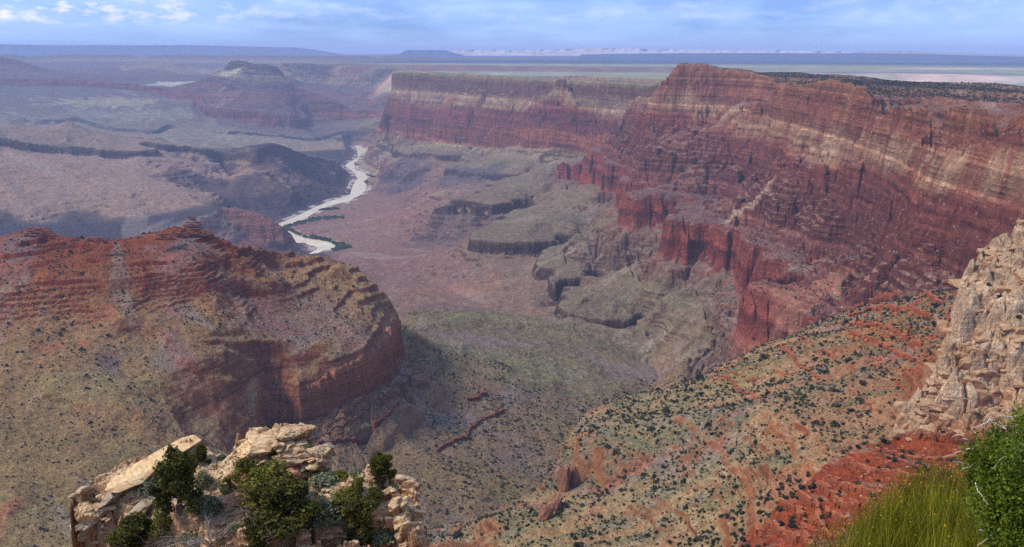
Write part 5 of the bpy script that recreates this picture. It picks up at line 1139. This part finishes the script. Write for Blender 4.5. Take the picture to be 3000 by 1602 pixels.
# ------------------------------------------------------------------ single ledges and the fin on the slopes
def ledge(name, txt, h, th, mat, lbl, seed=0, step=1.6, drop=4.0):
    Pq = [tuple(map(float, q.split(','))) for q in txt.split()]; W3 = [pick(*q) for q in Pq]; rng = np.random.default_rng(seed); cs = []; dm = []; an = []
    for a, b in zip(W3[:-1], W3[1:]):
        L = (b - a).length
        if L > 220: continue
        n = max(2, int(L / (h * .42))); ang = math.atan2(b.y - a.y, b.x - a.x)
        for k in range(n):
            p = a.lerp(b, (k + rng.uniform(0, .6)) / n); g_, _, _ = ground_z(np.array([p.x]), np.array([p.y])); hh_ = h * rng.uniform(.55, 1.15)
            if rng.random() < .08: continue
            cs.append((p.x + rng.normal(0, h * .12), p.y + rng.normal(0, h * .12), float(g_[0]) + hh_ * .12)); dm.append((h * rng.uniform(.5, 1.15), th * rng.uniform(.7, 1.2), hh_)); an.append(ang + rng.normal(0, .15))
    n = len(cs); cs = np.array(cs); dm = np.array(dm); an = np.array(an)
    base = np.array([(x, y, z) for z in (-.7, .1, .5) for x, y in ((-.5, -.5), (.5, -.5), (.5, .5), (-.5, .5))]); base[4:8] *= (1.08, 1.08, 1); base[8:12] *= (.86, .86, 1)
    B = base[None] * (1 + rng.uniform(-.16, .16, (n, 12, 3))) * dm[:, None]; c, s_ = np.cos(an)[:, None], np.sin(an)[:, None]
    V = np.stack([B[..., 0] * c - B[..., 1] * s_, B[..., 0] * s_ + B[..., 1] * c, B[..., 2]], -1) + cs[:, None]
    Fq = [(8, 9, 10, 11)]
    for l in (0, 4): Fq += [(l + k, l + (k + 1) % 4, l + 4 + (k + 1) % 4, l + 4 + k) for k in range(4)]
    q = (np.arange(n)[:, None, None] * 12 + np.array(Fq)[None]).ravel(); me = mesh_np(name, V.reshape(-1, 3), q, 4, False); return link(name, me, mat, kind='structure', label=lbl, category='rock ledge')
M_RL = sand_mat('red_ledge_rock', srgb(138, 82, 60), srgb(124, 70, 50), srgb(98, 50, 36), 2.5, .5, (1, 1, 2.5)); M_OR = sand_mat('orange_ledge_rock', srgb(184, 112, 72), srgb(166, 94, 58), srgb(136, 68, 40), 2.0, .5, (1, 1, 2.5))
M_GL = sand_mat('brown_ledge_rock', srgb(140, 104, 84), srgb(128, 92, 76), srgb(92, 60, 50), 2.5, .5, (1, 1, 3))
ledge('rock_ledge', "1283,1320 1312,1302 1335,1290 1368,1284 1374,1262 1398,1240 1420,1224 1446,1218 1476,1200", 13, 5, M_RL, 'Long jagged red ledge crossing the scree in the canyon bottom', 3)
ledge('rock_ledge', "1375,1172 1400,1168 1425,1152", 14, 6, M_RL, 'Short red ledge above the long jagged one on the scree', 5)
ledge('rock_ledge', "940,1300 985,1296 1040,1285 1090,1265 1110,1235 1135,1215 1165,1180", 14, 6, M_RL, 'Curving red brown ledge on the scree below the cliff band', 7)
for k, t_ in enumerate(("945,1275 1000,1250 1060,1215 1110,1190 1160,1160", "960,1258 1020,1232 1080,1196 1140,1160 1200,1122", "1000,1205 1080,1168 1150,1135 1210,1105")):
    ledge('rock_ledge', t_, 6, 3, M_GL, ['Lowest', 'Middle', 'Top'][k] + ' of three thin brown ledges on the scree under the cliff band', 9 + k)
for k, (t_, h_, wd_) in enumerate([("2475,905 2530,885 2580,868 2640,860 2700,868 2750,890", 11, 'orange knobbly ledge along the crest, topmost of the set'), ("2490,925 2550,905 2610,900 2680,905 2740,930 2790,960", 10, 'orange ledge of pillars just under the crest'), ("2520,950 2580,955 2640,985 2700,1010 2760,1040", 11, 'orange ledge of short pillars between crest and buttress'), ("2500,975 2560,1000 2620,1030 2680,1060 2730,1090", 9, 'orange ledge closest to the pale buttress'),
        ("2290,1015 2330,1050 2370,1085 2400,1110", 5, 'thin diagonal orange ledge left of the pillars'), ("2110,1100 2150,1120 2200,1150 2230,1165", 4, 'thin diagonal ledge at the left end of the slope')]):
    ledge('rock_ledge', t_, h_, 5, M_OR, 'On the tan slope, ' + wd_, 20 + k)
for k, (t_, h_, wd_) in enumerate([("2440,1325 2480,1345 2540,1375 2600,1385 2660,1400 2700,1402", 7, 'topmost'), ("2370,1385 2420,1400 2480,1425 2530,1438 2600,1450", 7, 'second from the top'), ("2390,1425 2450,1462 2510,1482 2560,1490 2620,1496", 8, 'third from the top'), ("2290,1430 2330,1455 2390,1485 2440,1525 2500,1545 2560,1552", 12, 'thickest'), ("2290,1475 2340,1500 2400,1545 2460,1580", 9, 'second from the bottom'), ("2215,1550 2260,1545 2320,1580 2380,1620", 9, 'lowest'), ("2480,1310 2560,1318 2640,1335 2740,1345 2800,1340", 5, 'thinnest, right under the buttress')]):
    ledge('rock_ledge', t_, h_, 4, M_OR, 'Bright red ledge below the pale buttress, ' + wd_ + ' of its stair', 40 + k, 1.0)
M_BT = sand_mat('buttress_rock', srgb(204, 168, 124), srgb(186, 146, 106), srgb(150, 96, 62), 7.0, 1.0, (1, 1, 1.6))
rb_ = np.random.default_rng(77); P_ = []; D_ = []; A_ = []
def face(x0, x1, y0, y1, n, smin, smax, fl, cond):
    for _ in range(n):
        px, py = rb_.uniform(x0, x1), rb_.uniform(y0, y1); g_ = pick(px, py); D = math.hypot(g_.x, g_.y)
        if not cond(g_, D): continue
        q = math.exp(rb_.uniform(math.log(smin), math.log(smax))); P_.append((g_.x, g_.y, g_.z)); D_.append((q * rb_.uniform(.8, 1.3), q * rb_.uniform(.7, 1.1), q * fl * rb_.uniform(.7, 1.4))); A_.append(rb_.uniform(-.5, .5))
isb = lambda g_, D: D < 1130 and g_.z > -368
face(2600, 3040, 620, 1290, 120, 12, 30, .34, isb); face(2600, 3040, 950, 1290, 60, 18, 36, .95, isb)
face(2600, 3040, 640, 1300, 70, 4, 10, .5, isb)
P_ = [(p[0], p[1], round(p[2] / 8.) * 8. + 1.5) for p in P_]; A_ = [a * .5 for a in A_]
P_ = [(p[0], p[1], p[2] - d[2] * .45) for p, d in zip(P_, D_)]; P_ = [(p[0] * (1 + .32 * d[1] / 850), p[1] * (1 + .32 * d[1] / 850), p[2]) for p, d in zip(P_, D_)]
block_field('buttress_blocks', np.array(P_), D_, A_, M_BT, 'Pale cracked blocks piled up the face of the buttress at the right edge', 'rock blocks', 5, 'structure', .07, SLABS)
P_ = []; D_ = []; A_ = []; ist = lambda g_, D: 1000 < D < 1900
face(2480, 2800, 858, 1000, 190, 3.5, 11, 1.2, ist); face(2560, 2800, 960, 1100, 90, 3.5, 9, 1.2, ist); face(2250, 2560, 900, 1180, 60, 2.5, 6, .8, ist)
block_field('pillar_blocks', np.array(P_), D_, A_, M_OR, 'Knobbly orange pillars and blocks along the crest of the tan slope', 'rock blocks', 6)
# layered knobs along the red crest
P_ = []; D_ = []; A_ = []
for cx, top, hw, gr, n_ in ((563, 634, 8, 8.5, 8), (115, 667, 26, 14, 4), (480, 684, 26, 9, 3), (275, 696, 34, 9, 2), (215, 694, 20, 9, 2)):
    gD = pick(cx, top + 60); gD = math.hypot(gD.x, gD.y) + 25
    for k in range(n_):
        y = top + 3 + k * 7.5; w_ = hw * .7 + gr * k * .8; m = max(2, int(2 * w_ / 11))
        for q in range(m):
            p = at(cx - w_ + 2 * w_ * (q + .5) / m + rb_.normal(0, 1.5), y + rb_.normal(0, .8), D=gD - 4 * k + rb_.normal(0, 2)); P_.append(tuple(p)); D_.append((rb_.uniform(14, 30), rb_.uniform(10, 18), rb_.uniform(3.5, 6))); A_.append(rb_.normal(0, .3))
block_field('red_crest_blocks', np.array(P_), D_, A_, M_RL, 'Layered dark red rock knobs along the crest of the left ridge', 'rock blocks', 8, 'structure', .05)
# the fin
def fin():
    m = sand_mat('fin_rock', srgb(164, 118, 88), srgb(150, 100, 74), srgb(132, 84, 62), 7.0, 1.2, (1, 1, .3))
    for k, (px, py, D, dims, rot) in enumerate([(1656, 1415, 1296, (26, 24, 74), (0, 3, 20)), (1630, 1470, 1292, (30, 24, 46), (0, 5, 40)), (1684, 1400, 1300, (26, 24, 58), (0, -3, 0)), (1600, 1500, 1290, (30, 22, 40), (0, 10, 10))]):
        p = pick(px, py + 25); p.z += dims[2] * .16; p.x *= 1.008; p.y *= 1.008; o = rock('rock_fin', p, dims, rot, 70 + k, m, ['Tallest pillar of the red rock fin at the end of the tan slope', 'Left shoulder of the red rock fin, leaning toward the canyon', 'Right shoulder of the red rock fin, merging into the tan slope', 'Low foot of the red rock fin at its lower left'][k], rough=.16, blocky=.8, sub=5, kindcat='rock pillar'); o['kind'] = 'structure'
fin()

# ------------------------------------------------------------------ plants beside the viewpoint
def near_ground():
    x, y = np.meshgrid(np.linspace(-1.5, 5.5, 90), np.linspace(-1.0, 4.6, 70)); D = np.hypot(x, y)
    z = -1.62 - .40 * np.clip(y - .6, 0, 9) + fbm(x, y, 1.1, 4, 3) * .10; z = z - 3 * sstep(D, 4.45, 5.3)
    ix = (np.arange(69)[:, None] * 90 + np.arange(89)[None]); q = np.stack([ix, ix + 1, ix + 91, ix + 90], -1).ravel()
    link('ground', mesh_np('ground', np.stack([x, y, z], -1).reshape(-1, 3), q, 4), M_TAN, kind='structure', label='Rocky ground at the viewpoint under the green shrubs', category='ground')
near_ground()
def ephedra(px0, px1, D, n, seed, lbl, topf, base_z):
    rng = np.random.default_rng(seed); V = []; Fc = []; att = []; tips = []; k = 0
    cx = (px0 + px1) / 2
    for i in range(n):
        px = rng.uniform(px0, px1); top = topf(px) + abs(rng.normal(0, 40)) + rng.uniform(0, 230) * (rng.random() < .65); dd = D + rng.uniform(-.45, .45)
        x, y, t = unproj(px, top); tip = np.array([x * dd, y * dd, t * dd]); bx_, by_, _ = unproj(cx + (px - cx) * .45 + rng.normal(0, 12), 1700)
        base = np.array([bx_ * (dd - .05), by_ * (dd - .05), base_z]); tip = tip + rng.normal(0, .05, 3) * [1, 1, .3]; lean = rng.normal(0, .19, 3); mid = base * .45 + tip * .55 + lean * [1, 1, .2]
        w_ = rng.uniform(.0014, .0026); seg = 6; pts = []
        for s in range(seg + 1):
            u = s / seg; pts.append((1 - u) ** 2 * base + 2 * u * (1 - u) * mid + u * u * tip)
        sd = np.cross(tip - base, (x, y, 0)); sd /= np.linalg.norm(sd) + 1e-9; ang = rng.uniform(-.9, .9); sd = sd * math.cos(ang) + np.array([x, y, 0]) * math.sin(ang)
        a_ = rng.random()
        for s in range(seg + 1):
            ww = w_ * (1 - .65 * s / seg); V.append(pts[s] - sd * ww); V.append(pts[s] + sd * ww); att += [a_, a_]
        for s in range(seg): Fc += [k + 2 * s, k + 2 * s + 1, k + 2 * s + 3, k + 2 * s + 2]
        k += 2 * (seg + 1)
        if rng.random() < .15: tips.append(pts[seg - rng.integers(0, 4)])
        if rng.random() < .2: tips.append(pts[seg])
    o = bpy.data.objects.new('green_stem_shrub', None); COL.objects.link(o); o['label'] = lbl; o['category'] = 'shrub'; o['group'] = 'green stemmed shrubs beside the viewpoint'
    bx_, by_, _ = unproj(cx, 1700); o.location = (bx_ * D, by_ * D, base_z)
    me = mesh_np('stems', np.array(V) - np.array(o.location), Fc, 4, False); at_ = me.attributes.new('leaf', 'FLOAT', 'POINT'); at_.data.foreach_set('value', np.array(att, np.float32)); me.materials.append(M_EPH)
    c = link('stems', me, None, o); c['kind'] = 'stuff'
    T_ = np.array(tips) - np.array(o.location); me = mesh_np('cones', quads(T_, .0065, rng), np.arange(4 * len(T_)), 4, False); me.materials.append(M_FLW); c = link('cones', me, None, o); c['kind'] = 'stuff'
topE = lambda px: float(np.interp(px, [2360, 2440, 2520, 2600, 2660, 2720, 2800, 2880, 2980, 3100], [1600, 1530, 1490, 1430, 1390, 1345, 1360, 1370, 1400, 1400]))
ephedra(2370, 2600, 4.4, 1200, 3, 'Low yellow green stemmed shrub at the bottom edge, leftmost of the three', lambda p: topE(p) + 15, -3.62)
ephedra(2540, 2830, 4.7, 2300, 4, 'Dense green stemmed shrub between the low one and the bright juniper', topE, -3.65)
ephedra(2760, 3080, 4.3, 1800, 5, 'Shadowed green stemmed shrub behind the bright juniper branch', lambda p: topE(p) + 70, -3.5)
def bright_juniper():
    rng = np.random.default_rng(12); o = bpy.data.objects.new('bright_juniper', None); COL.objects.link(o); o['label'] = 'Bright green juniper with bleached twigs at the right edge, close to the viewer'; o['category'] = 'juniper'
    b = at(3150, 1700, D=3.7); b.z = -3.2; o.location = b; segs = []; pts = []; tw_ = []
    targets = [(2870, 1330), (2900, 1300), (2940, 1280), (2990, 1245), (3010, 1225), (2860, 1400), (2920, 1370), (2980, 1330), (3040, 1290), (2890, 1450), (2960, 1420), (3020, 1400), (2950, 1500), (3000, 1480), (3060, 1380), (2960, 1570), (3000, 1600), (3050, 1500), (2930, 1540), (2990, 1550), (2845, 1345), (2910, 1420), (3080, 1450), (3100, 1300), (3000, 1380), (2950, 1330), (3020, 1330)]
    for tx, ty in targets:
        e = np.array(at(tx, ty, D=3.7 + rng.uniform(-.3, .3))); s0 = np.array(b) + np.array([0, 0, rng.uniform(.1, .5)]); m_ = (s0 + e) / 2 + rng.normal(0, .05, 3) + [0, 0, .05]
        P = [(1 - u) ** 2 * s0 + 2 * u * (1 - u) * m_ + u * u * e for u in np.linspace(0, 1, 8)]; segs.append(([p - np.array(b) for p in P], list(np.linspace(.012, .003, 8))))
        for _ in range(2200):
            v = rng.standard_normal(3); v /= np.linalg.norm(v); c = e + (np.array(P[5]) - e) * rng.uniform(-.1, .8); pts.append(c + v * rng.uniform(.015, .066) * (1 + .3 * math.sin(v[0] * 9 + tx)) - np.array(b))
        if rng.random() < .6:
            for _ in range(2):
                s1 = e + rng.normal(0, .03, 3); d = rng.standard_normal(3); d[0] -= .8; d /= np.linalg.norm(d); tw_.append(([s1 - np.array(b) + d * u * rng.uniform(.09, .13) + rng.normal(0, .003, 3) for u in np.linspace(0, 1, 6)], list(np.linspace(.002, .0007, 6))))
    link('branch', tubes('branch', segs, M_BARK, 5), None, o); link('crown', leaf_mesh('crown', np.array(pts), .0062, rng, M_BRI, 1.8), None, o); link('twigs', tubes('twigs', tw_, M_WHITE, 4), None, o)['kind'] = 'stuff'
bright_juniper()

# ------------------------------------------------------------------ haze
def haze():
    x0, x1, y0, y1, z0, z1 = -90000, 90000, -3000, 118000, -1700, 480
    v = [(x, y, z) for x in (x0, x1) for y in (y0, y1) for z in (z0, z1)]
    f = [(0, 1, 3, 2), (4, 6, 7, 5), (0, 4, 5, 1), (2, 3, 7, 6), (0, 2, 6, 4), (1, 5, 7, 3)]
    me = bpy.data.meshes.new('haze'); me.from_pydata(v, [], f); me.update()
    m = bpy.data.materials.new('haze_air'); m.use_nodes = True; t = NT(m.node_tree); t.n.clear()
    pv = t.node('ShaderNodeVolumePrincipled', ins={'Color': (.60, .72, 1.0, 1), 'Density': 1 / 39000., 'Anisotropy': 0.0})
    t.l.new(pv.outputs[0], t.node('ShaderNodeOutputMaterial').inputs['Volume'])
    link('haze', me, m, kind='stuff', label='Blue violet haze filling the canyon air', category='haze')
haze()
